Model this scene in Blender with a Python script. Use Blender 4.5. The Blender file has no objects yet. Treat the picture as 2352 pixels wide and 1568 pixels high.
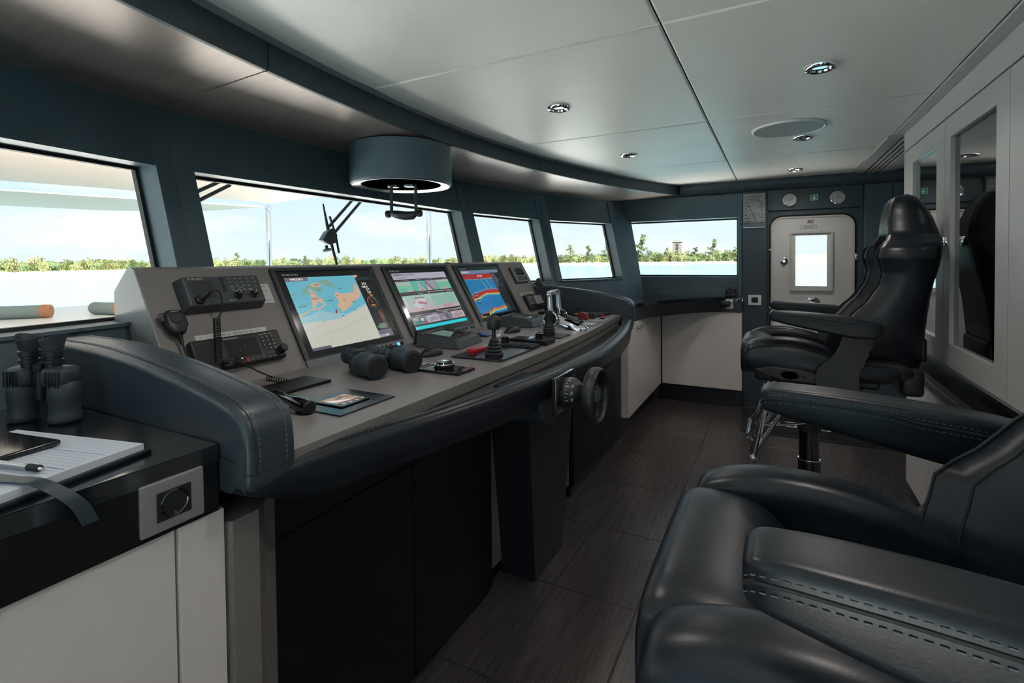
import bpy, bmesh, math, random
from mathutils import Matrix, Vector
random.seed(11)
V = Vector
SC = bpy.context.scene
COL = SC.collection
PI = math.pi

# ------------------------------------------------------------------ camera
EYE = V((0.0, 0.0, 1.35))
yaw, pitch, roll = .4857, .0214, -.01016
fw = V((-math.sin(yaw), math.cos(yaw), 0)); rt = V((math.cos(yaw), math.sin(yaw), 0)); up = V((0, 0, 1))
f2 = fw * math.cos(pitch) - up * math.sin(pitch)
u2 = up * math.cos(pitch) + fw * math.sin(pitch)
r3 = rt * math.cos(roll) + u2 * math.sin(roll)
u3 = u2 * math.cos(roll) - rt * math.sin(roll)
cam = bpy.data.cameras.new('camera')
cam.sensor_fit = 'HORIZONTAL'; cam.sensor_width = 36
cam.lens = 1145.4 / 2352 * 36
cam.shift_y = -161.2 / 2352
cam.clip_start = .02; cam.clip_end = 4000
co = bpy.data.objects.new('camera', cam); COL.objects.link(co)
co.matrix_world = Matrix(((r3.x, u3.x, -f2.x, EYE.x), (r3.y, u3.y, -f2.y, EYE.y), (r3.z, u3.z, -f2.z, EYE.z), (0, 0, 0, 1)))
SC.camera = co

# ------------------------------------------------------------------ view, world, sun
SC.view_settings.view_transform = 'Standard'
SC.view_settings.look = 'None'
SC.view_settings.gamma = 1
SC.view_settings.use_curve_mapping = False
SC.view_settings.exposure = 2.05
SC.cycles.use_denoising = True
SC.cycles.max_bounces = 8
SC.cycles.transparent_max_bounces = 12
SC.cycles.sample_clamp_indirect = 6
SKY = 0.42
SUN = 12.5
LAMP = 1.2

w = bpy.data.worlds.new('sky'); SC.world = w; w.use_nodes = True
nt = w.node_tree; nt.nodes.clear()
tc = nt.nodes.new('ShaderNodeTexCoord')
sep = nt.nodes.new('ShaderNodeSeparateXYZ'); nt.links.new(tc.outputs['Generated'], sep.inputs[0])
cr = nt.nodes.new('ShaderNodeValToRGB'); nt.links.new(sep.outputs['Z'], cr.inputs[0])
e = cr.color_ramp.elements
e[0].position = 0.0; e[0].color = (.50, .57, .59, 1)
e[1].position = 1.0; e[1].color = (.24, .42, .62, 1)
x = e.new(.02); x.color = (.52, .58, .595, 1)
x = e.new(.18); x.color = (.40, .55, .66, 1)
mp = nt.nodes.new('ShaderNodeMapping'); mp.inputs['Scale'].default_value = (1, 1, 3.2); nt.links.new(tc.outputs['Generated'], mp.inputs[0])
nz = nt.nodes.new('ShaderNodeTexNoise'); nz.inputs['Scale'].default_value = 3.6; nz.inputs['Detail'].default_value = 7; nt.links.new(mp.outputs[0], nz.inputs['Vector'])
c2 = nt.nodes.new('ShaderNodeValToRGB'); nt.links.new(nz.outputs[0], c2.inputs[0])
c2.color_ramp.elements[0].position = .5; c2.color_ramp.elements[0].color = (0, 0, 0, 1)
c2.color_ramp.elements[1].position = .66; c2.color_ramp.elements[1].color = (1, 1, 1, 1)
mx = nt.nodes.new('ShaderNodeMixRGB'); nt.links.new(c2.outputs[0], mx.inputs[0]); nt.links.new(cr.outputs[0], mx.inputs[1]); mx.inputs[2].default_value = (.66, .655, .64, 1)
bg = nt.nodes.new('ShaderNodeBackground'); bg.inputs[1].default_value = SKY; nt.links.new(mx.outputs[0], bg.inputs[0])
ow = nt.nodes.new('ShaderNodeOutputWorld'); nt.links.new(bg.outputs[0], ow.inputs[0])

sl = bpy.data.lights.new('sun', 'SUN'); sl.energy = SUN; sl.angle = .01; sl.color = (1, .95, .86)
so = bpy.data.objects.new('sun', sl); COL.objects.link(so)
so.rotation_euler = (V((-.42, .20, -.88))).to_track_quat('-Z', 'Y').to_euler()

# ------------------------------------------------------------------ materials
MATS = {}
def mat(name, col, rough=.5, metal=0, spec=.5, bump=None, var=None, coat=0, stretch=(1, 1, 1), emit=None):
    m = bpy.data.materials.new(name); m.use_nodes = True
    n = m.node_tree; b = n.nodes['Principled BSDF']
    b.inputs['Base Color'].default_value = (*col, 1); b.inputs['Roughness'].default_value = rough
    b.inputs['Metallic'].default_value = metal; b.inputs['Specular IOR Level'].default_value = spec
    b.inputs['Coat Weight'].default_value = coat; b.inputs['Coat Roughness'].default_value = .06
    if emit: b.inputs['Emission Color'].default_value = (*emit[0], 1); b.inputs['Emission Strength'].default_value = emit[1]
    if bump or var:
        t = n.nodes.new('ShaderNodeTexCoord'); mm = n.nodes.new('ShaderNodeMapping'); mm.inputs['Scale'].default_value = stretch
        n.links.new(t.outputs['Object'], mm.inputs[0])
    if var:
        a = n.nodes.new('ShaderNodeTexNoise'); a.inputs['Scale'].default_value = var[0]; a.inputs['Detail'].default_value = 4
        n.links.new(mm.outputs[0], a.inputs['Vector'])
        k = n.nodes.new('ShaderNodeValToRGB'); n.links.new(a.outputs[0], k.inputs[0])
        k.color_ramp.elements[0].position = .3; k.color_ramp.elements[1].position = .7
        k.color_ramp.elements[0].color = (*[c * (1 - var[1]) for c in col], 1); k.color_ramp.elements[1].color = (*[min(1, c * (1 + var[1])) for c in col], 1)
        n.links.new(k.outputs[0], b.inputs['Base Color'])
    if bump:
        a = n.nodes.new('ShaderNodeTexNoise'); a.inputs['Scale'].default_value = bump[0]; a.inputs['Detail'].default_value = 3
        n.links.new(mm.outputs[0], a.inputs['Vector'])
        bb = n.nodes.new('ShaderNodeBump'); bb.inputs['Strength'].default_value = bump[1]; bb.inputs['Distance'].default_value = bump[2] if len(bump) > 2 else .002
        n.links.new(a.outputs[0], bb.inputs['Height']); n.links.new(bb.outputs[0], b.inputs['Normal'])
    MATS[name] = m
    return m
def flatmat(name, emission):
    m = bpy.data.materials.new(name); m.use_nodes = True; n = m.node_tree; b = n.nodes['Principled BSDF']
    a = n.nodes.new('ShaderNodeVertexColor'); a.layer_name = 'ink'
    if emission:
        b.inputs['Base Color'].default_value = (.01, .01, .01, 1)
        n.links.new(a.outputs[0], b.inputs['Emission Color']); b.inputs['Emission Strength'].default_value = emission
        b.inputs['Roughness'].default_value = .25
    else:
        n.links.new(a.outputs[0], b.inputs['Base Color']); b.inputs['Roughness'].default_value = .6
    MATS[name] = m
def glassmat(name, tint=(1, 1, 1), refl=.08):
    m = bpy.data.materials.new(name); m.use_nodes = True; n = m.node_tree; n.nodes.clear()
    o = n.nodes.new('ShaderNodeOutputMaterial'); tr = n.nodes.new('ShaderNodeBsdfTransparent'); tr.inputs[0].default_value = (*tint, 1)
    g = n.nodes.new('ShaderNodeBsdfGlossy'); g.inputs['Roughness'].default_value = .02
    fr = n.nodes.new('ShaderNodeLayerWeight'); fr.inputs[0].default_value = refl
    mx = n.nodes.new('ShaderNodeMixShader'); n.links.new(fr.outputs['Fresnel'], mx.inputs[0]); n.links.new(tr.outputs[0], mx.inputs[1]); n.links.new(g.outputs[0], mx.inputs[2])
    n.links.new(mx.outputs[0], o.inputs[0]); MATS[name] = m

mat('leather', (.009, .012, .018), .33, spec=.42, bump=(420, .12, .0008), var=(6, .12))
mat('leather_window_lit', (.030, .043, .056), .36, spec=.6, bump=(420, .12, .0008), var=(6, .12))  # leather colour raised to stand in for window light on the console ends
mat('leather_wall', (.066, .107, .132), .42, spec=.45, bump=(260, .15, .0008), var=(5, .12))
mat('leather_band', (.040, .058, .072), .42, bump=(260, .15, .0008))
mat('soffit', (.25, .205, .19), .34, metal=.35, spec=.5, bump=(90, .25, .0006), stretch=(.25, 4, 1), var=(9, .08))
mat('ceiling_cream', (.74, .745, .72), .42, bump=(150, .35, .0012), var=(2.2, .03))
mat('ceiling_joint', (.10, .10, .10), .8)
mat('strip_grey', (.25, .27, .28), .45)
mat('cream', (.74, .69, .665), .35, bump=(200, .04, .0005))
mat('cabinet_grey', (.42, .42, .42), .38, bump=(160, .05, .0005), var=(60, .03))
mat('cabinet_edge', (.23, .22, .22), .45)
mat('taupe', (.215, .198, .193), .42, bump=(500, .10, .0004), var=(300, .08))
mat('taupe_side', (.30, .30, .30), .42, bump=(500, .10, .0004))
mat('counter_black', (.010, .013, .017), .10, spec=.6, coat=.4)
mat('panel_black', (.0035, .0035, .0045), .40, bump=(300, .05, .0004))
mat('panel_navy', (.013, .015, .021), .32)
mat('black_plastic', (.014, .015, .018), .42, bump=(600, .08, .0003))
mat('black_gloss', (.008, .008, .010), .08, coat=.5)
mat('rubber', (.012, .013, .015), .6)
mat('grey_plastic', (.050, .056, .064), .42)
mat('bezel_grey', (.145, .165, .185), .42)
mat('dark_bezel', (.030, .037, .045), .4)
mat('screen_black', (.005, .006, .008), .12, coat=.3)
mat('chrome', (.82, .82, .84), .07, metal=1)
mat('steel', (.55, .55, .57), .22, metal=1)
mat('dark_chrome', (.10, .10, .11), .18, metal=1)
mat('alu', (.50, .50, .51), .35, metal=.7)
mat('mirror_dark', (.30, .29, .29), .03, metal=1)
mat('mirror', (.62, .63, .64), .02, metal=1)
mat('white_plastic', (.70, .71, .72), .3)
mat('grp_white', (.58, .57, .56), .25, coat=.3)
mat('grp_trim', (.50, .47, .41), .4)
mat('paper', (.66, .70, .78), .7)
mat('label_white', (.62, .62, .62), .6)
mat('ink', (.02, .02, .025), .7)
mat('ink_white', (.75, .75, .75), .6)
mat('red', (.50, .015, .02), .3, coat=.3)
mat('green', (.03, .40, .16), .3)
mat('dark_red', (.22, .015, .02), .3)
mat('yellow', (.75, .48, .03), .5)
mat('blue_led', (.05, .2, .6), .3, emit=((.1, .4, 1), .4))
mat('stitch', (.17, .19, .20), .8)
mat('stitch_dark', (.12, .14, .155), .7)
mat('carpet', (.012, .013, .016), .95, bump=(900, .8, .002))
mat('lens_grey', (.28, .30, .30), .5)
mat('grille', (.42, .42, .42), .4)
mat('slot', (.03, .03, .03), .7)
mat('tree_a', (.075, .110, .030), .8, var=(.35, .45))
mat('tree_b', (.055, .090, .030), .8, var=(.35, .45))
mat('tree_c', (.115, .120, .038), .8, var=(.35, .4))
mat('bark', (.12, .09, .07), .9)
mat('sand', (.24, .21, .175), .9, var=(.05, .15))
mat('land', (.10, .115, .045), .9, var=(.08, .4))
mat('rock', (.085, .068, .055), .9, var=(.15, .3))
def clothmat(name, col, k):
    m = bpy.data.materials.new(name); m.use_nodes = True; n = m.node_tree; n.nodes.clear()
    o = n.nodes.new('ShaderNodeOutputMaterial'); d = n.nodes.new('ShaderNodeBsdfDiffuse'); t = n.nodes.new('ShaderNodeBsdfTranslucent'); mx = n.nodes.new('ShaderNodeMixShader')
    d.inputs[0].default_value = (*col, 1); t.inputs[0].default_value = (*col, 1); mx.inputs[0].default_value = k
    n.links.new(d.outputs[0], mx.inputs[1]); n.links.new(t.outputs[0], mx.inputs[2]); n.links.new(mx.outputs[0], o.inputs[0]); MATS[name] = m
clothmat('canopy', (.50, .44, .40), .24)
mat('deck_white', (.80, .80, .79), .3)
mat('pad_grey', (.22, .27, .27), .8)
mat('pad_orange', (.45, .20, .10), .8)
mat('concrete', (.17, .15, .145), .9)
mat('outer_white', (.55, .56, .57), .5)
flatmat('screen_print', .20)
flatmat('ink_print', 0)
glassmat('glass', (.97, .99, .99), .06)
glassmat('clear_film', (.95, .95, .95), .10)

# floor planks: dark brown with fine lengthwise grain
def grainmat(name, c0, c1):
    m = mat(name, c0, .27, spec=.5); n = m.node_tree; b = n.nodes['Principled BSDF']
    t = n.nodes.new('ShaderNodeTexCoord'); mm = n.nodes.new('ShaderNodeMapping'); mm.inputs['Scale'].default_value = (230, 5, 1)
    n.links.new(t.outputs['Object'], mm.inputs[0])
    oi = n.nodes.new('ShaderNodeObjectInfo'); mu = n.nodes.new('ShaderNodeMath'); mu.operation = 'MULTIPLY'; mu.inputs[1].default_value = 400
    n.links.new(oi.outputs['Random'], mu.inputs[0]); n.links.new(mu.outputs[0], mm.inputs['Location'])
    a = n.nodes.new('ShaderNodeTexNoise'); a.inputs['Scale'].default_value = 1; a.inputs['Detail'].default_value = 4; n.links.new(mm.outputs[0], a.inputs['Vector'])
    k = n.nodes.new('ShaderNodeValToRGB'); n.links.new(a.outputs[0], k.inputs[0])
    k.color_ramp.elements[0].position = .36; k.color_ramp.elements[1].position = .66
    k.color_ramp.elements[0].color = (*c0, 1); k.color_ramp.elements[1].color = (*c1, 1)
    n.links.new(k.outputs[0], b.inputs['Base Color'])
    bb = n.nodes.new('ShaderNodeBump'); bb.inputs['Strength'].default_value = .25; bb.inputs['Distance'].default_value = .001
    n.links.new(a.outputs[0], bb.inputs['Height']); n.links.new(bb.outputs[0], b.inputs['Normal'])
grainmat('floor_vinyl', (.050, .040, .041), (.092, .077, .077))
def watermat():
    m = mat('water', (.07, .17, .20), .10, spec=.5); n = m.node_tree; b = n.nodes['Principled BSDF']
    t = n.nodes.new('ShaderNodeTexCoord'); mm = n.nodes.new('ShaderNodeMapping'); mm.inputs['Scale'].default_value = (.10, .10, 1)
    n.links.new(t.outputs['Object'], mm.inputs[0])
    a = n.nodes.new('ShaderNodeTexNoise'); a.inputs['Scale'].default_value = 1.2; a.inputs['Detail'].default_value = 8; n.links.new(mm.outputs[0], a.inputs['Vector'])
    bb = n.nodes.new('ShaderNodeBump'); bb.inputs['Strength'].default_value = .8; bb.inputs['Distance'].default_value = 1.6
    n.links.new(a.outputs[0], bb.inputs['Height']); n.links.new(bb.outputs[0], b.inputs['Normal'])
watermat()

# ------------------------------------------------------------------ mesh helpers
def obj(name, bm, m, parent=None, M=None, smooth=True, ang=38, sub=0):
    me = bpy.data.meshes.new(name)
    bmesh.ops.recalc_face_normals(bm, faces=bm.faces[:])
    bm.to_mesh(me); bm.free()
    mm = m if isinstance(m, (list, tuple)) else [m]
    for k in mm: me.materials.append(MATS[k])
    if smooth:
        for p in me.polygons: p.use_smooth = True
        me.set_sharp_from_angle(angle=math.radians(ang))
    o = bpy.data.objects.new(name, me); COL.objects.link(o)
    if parent: o.parent = parent
    if M is not None: o.matrix_local = M
    if smooth and len(me.polygons) < 400:
        ar = [p.area for p in me.polygons]
        if ar and max(ar) > .22 * sum(ar):
            d = o.modifiers.new('weighted_normal', 'WEIGHTED_NORMAL'); d.keep_sharp = True
    if sub:
        d = o.modifiers.new('subdivision', 'SUBSURF'); d.levels = sub; d.render_levels = sub
    return o
def tag(o, label, cat, group=None):
    o['label'] = label; o['category'] = cat
    if group: o['group'] = group
    return o
def thing(name, label, cat, M=None, group=None):
    o = bpy.data.objects.new(name, None); COL.objects.link(o); o.empty_display_size = .05
    if M is not None: o.matrix_world = M
    return tag(o, label, cat, group)
def struct(name, M=None):
    o = bpy.data.objects.new(name, None); COL.objects.link(o); o['kind'] = 'structure'; o.empty_display_size = .05
    if M is not None: o.matrix_world = M
    return o
def ks(o): o['kind'] = 'structure'; return o
def nb(): return bmesh.new()
def frame(o, xa, ya):
    xa = V(xa).normalized(); ya = V(ya).normalized(); za = xa.cross(ya)
    return Matrix(((xa.x, ya.x, za.x, o[0]), (xa.y, ya.y, za.y, o[1]), (xa.z, ya.z, za.z, o[2]), (0, 0, 0, 1)))
def T(x, y, z): return Matrix.Translation((x, y, z))
S30, C30 = .5, math.cos(PI / 6)
def PANEL(Y, s, n=0): return frame((-1.54 - S30 * s + C30 * n, Y, .96 + C30 * s + S30 * n), (0, 1, 0), (-S30, 0, C30))
DESKZ = .96
def DESK(X, Y, rot=0, z=DESKZ): return frame((X, Y, z), (0, 1, 0), (-1, 0, 0)) @ Matrix.Rotation(rot, 4, 'Z')
def FAR(X, z, Y=5.05): return frame((X, Y, z), (1, 0, 0), (0, 0, 1))
def AFT(Y, z, X=.65): return frame((X, Y, z), (0, -1, 0), (0, 0, 1))
def FRONT(Y, z, X): return frame((X, Y, z), (0, 1, 0), (0, 0, 1))

def box(bm, lo, hi, bev=0, seg=2, M=None):
    s = [hi[i] - lo[i] for i in range(3)]; c = [(hi[i] + lo[i]) / 2 for i in range(3)]
    r = bmesh.ops.create_cube(bm, size=1, matrix=Matrix.Translation(c) @ Matrix.Diagonal((*s, 1)))
    vs = r['verts']
    if bev:
        ed = list({e for v in vs for e in v.link_edges})
        q = bmesh.ops.bevel(bm, geom=ed, offset=min(bev, min(abs(k) for k in s) * .49), segments=seg, affect='EDGES', profile=.5)
        vs = list({v for f in q['faces'] for v in f.verts})
        vs = list(set(vs) | {v for v in q['verts']})
    if M is not None: bmesh.ops.transform(bm, matrix=M, verts=[v for v in vs if v.is_valid])
    return bm
def bx(lo, hi, bev=0, seg=2): return box(nb(), lo, hi, bev, seg)
def hexa(bm, p):   # p: 8 points, bottom loop then top loop
    v = [bm.verts.new(q) for q in p]
    for f in ((0, 1, 2, 3), (4, 5, 6, 7), (0, 1, 5, 4), (1, 2, 6, 5), (2, 3, 7, 6), (3, 0, 4, 7)): bm.faces.new([v[i] for i in f])
    return bm
def loft(bm, rings, closed=True, caps=True):
    R = [[bm.verts.new(p) for p in r] for r in rings]; n = len(R[0])
    for a, b in zip(R, R[1:]):
        for i in range(n if closed else n - 1):
            j = (i + 1) % n
            try: bm.faces.new((a[i], a[j], b[j], b[i]))
            except ValueError: pass
    if caps and closed:
        bm.faces.new(R[0]); bm.faces.new(R[-1])
    return bm
def prism(bm, pts, h0, h1, f=lambda u, v, h: (u, v, h), bev=0, seg=2):
    a = [bm.verts.new(f(u, v, h0)) for u, v in pts]; b = [bm.verts.new(f(u, v, h1)) for u, v in pts]
    n = len(pts); fs = [bm.faces.new(a), bm.faces.new(b)]
    for i in range(n): bm.faces.new((a[i], a[(i + 1) % n], b[(i + 1) % n], b[i]))
    if bev:
        ed = [e for q in fs for e in q.edges]
        bmesh.ops.bevel(bm, geom=ed, offset=bev, segments=seg, affect='EDGES', profile=.5)
    return bm
def ring(c, ax, ay, r, n): return [c + ax * (r * math.cos(2 * PI * i / n)) + ay * (r * math.sin(2 * PI * i / n)) for i in range(n)]
def tube(bm, pts, r, seg=8, caps=True):
    pts = [V(p) for p in pts]; rs = r if isinstance(r, (list, tuple)) else [r] * len(pts)
    d = (pts[1] - pts[0]).normalized(); ax = d.orthogonal().normalized(); R = []
    for i, p in enumerate(pts):
        d2 = (pts[min(i + 1, len(pts) - 1)] - pts[max(i - 1, 0)]).normalized()
        ax = (ax - d2 * ax.dot(d2)); ax = ax.normalized() if ax.length > 1e-6 else d2.orthogonal().normalized()
        R.append(ring(p, ax, d2.cross(ax), rs[i], seg))
    return loft(bm, R, True, caps)
def cyl(bm, p0, p1, r, seg=20, r2=None, bev=0):
    p0 = V(p0); p1 = V(p1); r2 = r if r2 is None else r2
    if bev:
        d = (p1 - p0).normalized() * bev
        return tube(bm, [p0, p0 + d * .01, p0 + d, p1 - d, p1 - d * .01, p1], [r - bev, r - bev * .98, r, r2, r2 - bev * .98, r2 - bev], seg)
    return tube(bm, [p0, p1], [r, r2], seg)
def lathe(bm, prof, seg=28, M=None):
    R = [[V((r * math.cos(2 * PI * i / seg), r * math.sin(2 * PI * i / seg), h)) for i in range(seg)] for r, h in prof]
    if M is not None: R = [[M @ p for p in q] for q in R]
    return loft(bm, R)
def torus(bm, R, r, seg=40, rs=10, M=None, sx=1, sy=1):
    rings = []
    for i in range(seg + 1):
        a = 2 * PI * i / seg; c = V((math.cos(a), math.sin(a), 0))
        q = [c * (R + r * sx * math.cos(2 * PI * j / rs)) + V((0, 0, r * sy * math.sin(2 * PI * j / rs))) for j in range(rs)]
        rings.append([M @ p for p in q] if M is not None else q)
    loft(bm, rings, True, False); bmesh.ops.remove_doubles(bm, verts=bm.verts[:], dist=1e-6); return bm
def cr_spline(pts, n):
    P = [V(p) for p in pts]; out = []
    for i in range(len(P) - 1):
        a = P[max(i - 1, 0)]; b = P[i]; c = P[i + 1]; d = P[min(i + 2, len(P) - 1)]
        for k in range(n):
            t = k / n
            out.append(.5 * ((2 * b) + (c - a) * t + (2 * a - 5 * b + 4 * c - d) * t * t + (3 * b - a - 3 * c + d) * t ** 3))
    return out + [P[-1]]
def interp(keys, x):
    if x <= keys[0][0]: return keys[0][1]
    for (a, va), (b, vb) in zip(keys, keys[1:]):
        if x <= b:
            t = (x - a) / (b - a); t = t * t * (3 - 2 * t) * .5 + t * .5
            return va + (vb - va) * t
    return keys[-1][1]
def sring(f, w, h0, h1, y0, n=24, e=3.2):   # superellipse ring, f maps (y, z)
    out = []; hc = (h0 + h1) / 2; hh = (h1 - h0) / 2
    for i in range(n):
        a = 2 * PI * i / n; c, s = math.cos(a), math.sin(a)
        out.append(f(y0 + w / 2 * math.copysign(abs(c) ** (2 / e), c), hc + hh * math.copysign(abs(s) ** (2 / e), s)))
    return out
def stitches(bm, pts, L=.006, gap=.004, r=.0007):
    pts = [V(p) for p in pts]; acc = 0; on = True; cur = [pts[0]]
    for a, b in zip(pts, pts[1:]):
        seg = (b - a).length; d = (b - a).normalized() if seg > 0 else V((0, 0, 0)); pos = 0
        while seg - pos > 1e-9:
            need = (L if on else gap) - acc; st = min(need, seg - pos); pos += st; acc += st
            if on: cur.append(a + d * pos)
            if acc >= (L if on else gap) - 1e-9:
                if on and len(cur) > 1: tube(bm, [cur[0], cur[-1]], r, 4)
                acc = 0; on = not on; cur = [a + d * pos]
    return bm

# flat print (screens, posters): polygons in the local plane with their own ink colour
def printed(name, parent, items, m, M=None, z=0.0):
    vs, fs, cs = [], [], []
    for k, (poly, c) in enumerate(items):
        zz = z + k * 2e-6
        b = len(vs); vs += [(p[0], p[1], zz) for p in poly]; fs.append(tuple(range(b, b + len(poly)))); cs.append(c)
    me = bpy.data.meshes.new(name); me.from_pydata(vs, [], fs); me.materials.append(MATS[m])
    at = me.color_attributes.new('ink', 'FLOAT_COLOR', 'CORNER'); li = 0
    for p, c in zip(me.polygons, cs):
        for l in p.loop_indices: at.data[l].color = (*c, 1)
    for p in me.polygons:
        if p.normal.z < 0: p.flip()
    o = bpy.data.objects.new(name, me); COL.objects.link(o); o.parent = parent
    if M is not None: o.matrix_local = M
    return o
def rect(x0, y0, x1, y1): return [(x0, y0), (x1, y0), (x1, y1), (x0, y1)]
def lin(*c): return tuple((v / 255) ** 2.2 for v in c)
TEXTS = []
def text(s, parent, x, y, size, m='ink_white', z=.0004, align='LEFT', name='lettering', M=None, sx=1, shear=0, rot=0):
    cu = bpy.data.curves.new(name, 'FONT'); cu.body = s; cu.size = size; cu.align_x = align; cu.resolution_u = 2; cu.shear = shear
    o = bpy.data.objects.new(name, cu); COL.objects.link(o); o.parent = parent
    o.matrix_local = (M if M is not None else Matrix.Identity(4)) @ T(x, y, z) @ Matrix.Rotation(rot, 4, 'Z') @ Matrix.Diagonal((sx, 1, 1, 1))
    TEXTS.append((o, m)); return o
def flush_texts():
    bpy.context.view_layer.update(); dg = bpy.context.evaluated_depsgraph_get()
    for o, m in TEXTS:
        me = bpy.data.meshes.new_from_object(o.evaluated_get(dg)); me.materials.clear(); me.materials.append(MATS[m])
        nm = o.name.split('.')[0]; par = o.parent; ml = o.matrix_local.copy()
        cu = o.data; bpy.data.objects.remove(o); bpy.data.curves.remove(cu)
        n = bpy.data.objects.new(nm, me); COL.objects.link(n); n.parent = par; n.matrix_local = ml
def dup(root, M, label, group=None):
    def cp(o, par):
        c = o.copy(); COL.objects.link(c)
        if par: c.parent = par
        for ch in o.children: cp(ch, c)
        return c
    r = cp(root, None); r.matrix_world = M; r['label'] = label
    if group: r['group'] = group
    return r

# =================================================================== THE ROOM
ZC, ZS, ZT, ZH, ZL = 2.05, 1.955, 1.93, 1.705, 1.168   # ceiling, fascia foot, soffit at wall, window head, sill
YL, YF = -.92, 5.05
def xe(Y): return -1.465 + .0805 * (Y - 2.07) ** 2      # curved forward edge of the pale ceiling

# ---- floor: tiles with real joints
fl = ks(obj('floor', bx((-2.3, YL, -.06), (1.6, YF + .1, -.003)), 'slot'))
tile_me = None
GX, GY, PX, PY = -.471, 1.887, .341, .5245
for i in range(-2, 7):
    for j in range(-6, 7):
        x0, y0 = GX + i * PX, GY + j * PY
        x1, y1 = x0 + PX, y0 + PY
        if y1 < YL or y0 > YF or x1 < -1.12 or x0 > 1.5: continue
        if tile_me is None:
            t = obj('floor_tile', bx((.0024, .0024, -.02), (PX - .0024, PY - .0024, 0), .0015, 1), 'floor_vinyl', fl, T(x0, y0, 0), smooth=False); tile_me = t.data
        else:
            t = bpy.data.objects.new('floor_tile', tile_me); COL.objects.link(t); t.parent = fl; t.matrix_local = T(x0, y0, 0)

# ---- ceiling: pale padded panels over a dark backing
ce = ks(obj('ceiling', bx((-2.35, YL - .1, 2.066), (1.6, YF + .15, 2.16)), 'ceiling_joint'))
YJ = [-.92, .34, 1.54, 2.74, 3.905, 5.05]
XR = .60
def cpanel(poly, name='ceiling_panel', m='ceiling_cream', z0=2.05, z1=2.067, bev=.009):
    return obj(name, prism(nb(), poly, z0, z1, bev=bev, seg=3), m, ce)
g = .0025
for a, b in zip(YJ, YJ[1:]):
    n = 10; ys = [a + g + (b - a - 2 * g) * k / n for k in range(n + 1)]
    cpanel([(-.305 - g, ys[0])] + [(-.305 - g, ys[-1])] + [(xe(y), y) for y in reversed(ys)])
    xr = XR if b < 3.6 else .575
    if b > 5:
        cpanel([(-.305 + g, a + g), (.575, a + g), (.575, b), (-.305 + g, b)])
        cpanel([(.86, 3.6), (1.5, 3.6), (1.5, b), (.86, b)])
    elif a > 2 and b > 3.6:
        cpanel([(-.305 + g, a + g), (XR, a + g), (XR, 3.58), (.575, 3.62), (.575, b - g), (-.305 + g, b - g)])
    else:
        cpanel([(-.305 + g, a + g), (XR, a + g), (XR, b - g), (-.305 + g, b - g)])
cpanel([(XR + .002, YL), (.665, YL), (.665, 3.575), (XR + .002, 3.575)], 'ceiling_edge_strip', 'cabinet_grey', 2.046, 2.067, .003)
# grey strip, dark fascia and soffit along the curve
ys = [YL + (YF - .03 - YL) * k / 60 for k in range(61)]
bm = nb(); loft(bm, [[(xe(y), y, 2.05), (xe(y) - .042, y, 2.046), (xe(y) - .042, y, 2.066), (xe(y), y, 2.066)] for y in ys])
obj('trim_1', bm, 'strip_grey')['kind'] = 'structure'
fa = struct('trim_2')
for a, b in ((YL, 1.042), (1.048, 3.097), (3.103, 4.99)):
    yy = [a + (b - a) * k / 30 for k in range(31)]
    bm = nb(); loft(bm, [[(xe(y) - .036, y, 2.048), (xe(y) - .030, y, 2.0), (xe(y) - .036, y, 1.957), (xe(y) - .044, y, ZS), (xe(y) - .08, y, 1.962), (xe(y) - .08, y, 2.048)] for y in yy])
    obj('fascia_panel', bm, 'leather_band', fa)

# ---- forward wall: raked facets with pillars, headers, sills
K0 = [(-1.10, -1.25), (-1.45, -.76), (-1.87, .09), (-2.045, 1.06), (-2.045, 3.06), (-1.87, 4.05), (-1.45, 4.90), (-1.34, 5.10), (-.9, 5.5)]
def knot(i, off):
    p, a, b = V(K0[i]), V(K0[max(i - 1, 0)]), V(K0[min(i + 1, len(K0) - 1)])
    def nrm(u, v):
        d = (v - u).normalized(); return V((d.y, -d.x))
    if i == 0: return p + nrm(p, b) * off
    if i == len(K0) - 1: return p + nrm(a, p) * off
    n1, n2 = nrm(a, p), nrm(p, b); m = (n1 + n2).normalized()
    return p + m * (off / max(.3, m.dot(n1)))
def WP(i, t, z, o):
    off = .27 * (ZT - z) - o
    a, b = knot(i, off), knot(i + 1, off); q = a.lerp(b, t); return V((q.x, q.y, z))
def wsolid(bm, i, t0, t1, z0, z1, o0=0, o1=.12):
    return hexa(bm, [WP(i, t0, z0, o0), WP(i, t1, z0, o0), WP(i, t1, z0, o1), WP(i, t0, z0, o1), WP(i, t0, z1, o0), WP(i, t1, z1, o0), WP(i, t1, z1, o1), WP(i, t0, z1, o1)])
wf = struct('wall_front')
FAC = [1, 2, 3, 4, 5]       # facets that hold windows (1 is out of frame to the left)
for i in range(1, 7):
    bm = nb(); wsolid(bm, i, .001, .999, ZH, ZT + .02); obj('header_panel', bm, 'leather_wall', wf)
    bm = nb(); wsolid(bm, i, 0, 1, .9, ZL, 0, .12); obj('lower_panel', bm, 'leather_wall', wf)
def facelen(i): return (V(K0[i + 1]) - V(K0[i])).length
TM = {i: (.072 / facelen(i)) for i in range(1, 7)}
for i in range(2, 7):       # pillar at each knot, two faces folded over the corner
    bm = nb()
    wsolid(bm, i - 1, 1 - TM[i - 1], 1, ZL, ZT, -.004, .12); wsolid(bm, i, 0, min(1, TM[i]), ZL, ZT, -.004, .12)
    bmesh.ops.remove_doubles(bm, verts=bm.verts[:], dist=.0005)
    obj('window_pillar', bm, 'leather_wall', wf)
bm = nb(); wsolid(bm, 6, .3, 1, ZL, ZH); obj('corner_post', bm, 'leather_wall', wf)
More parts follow.
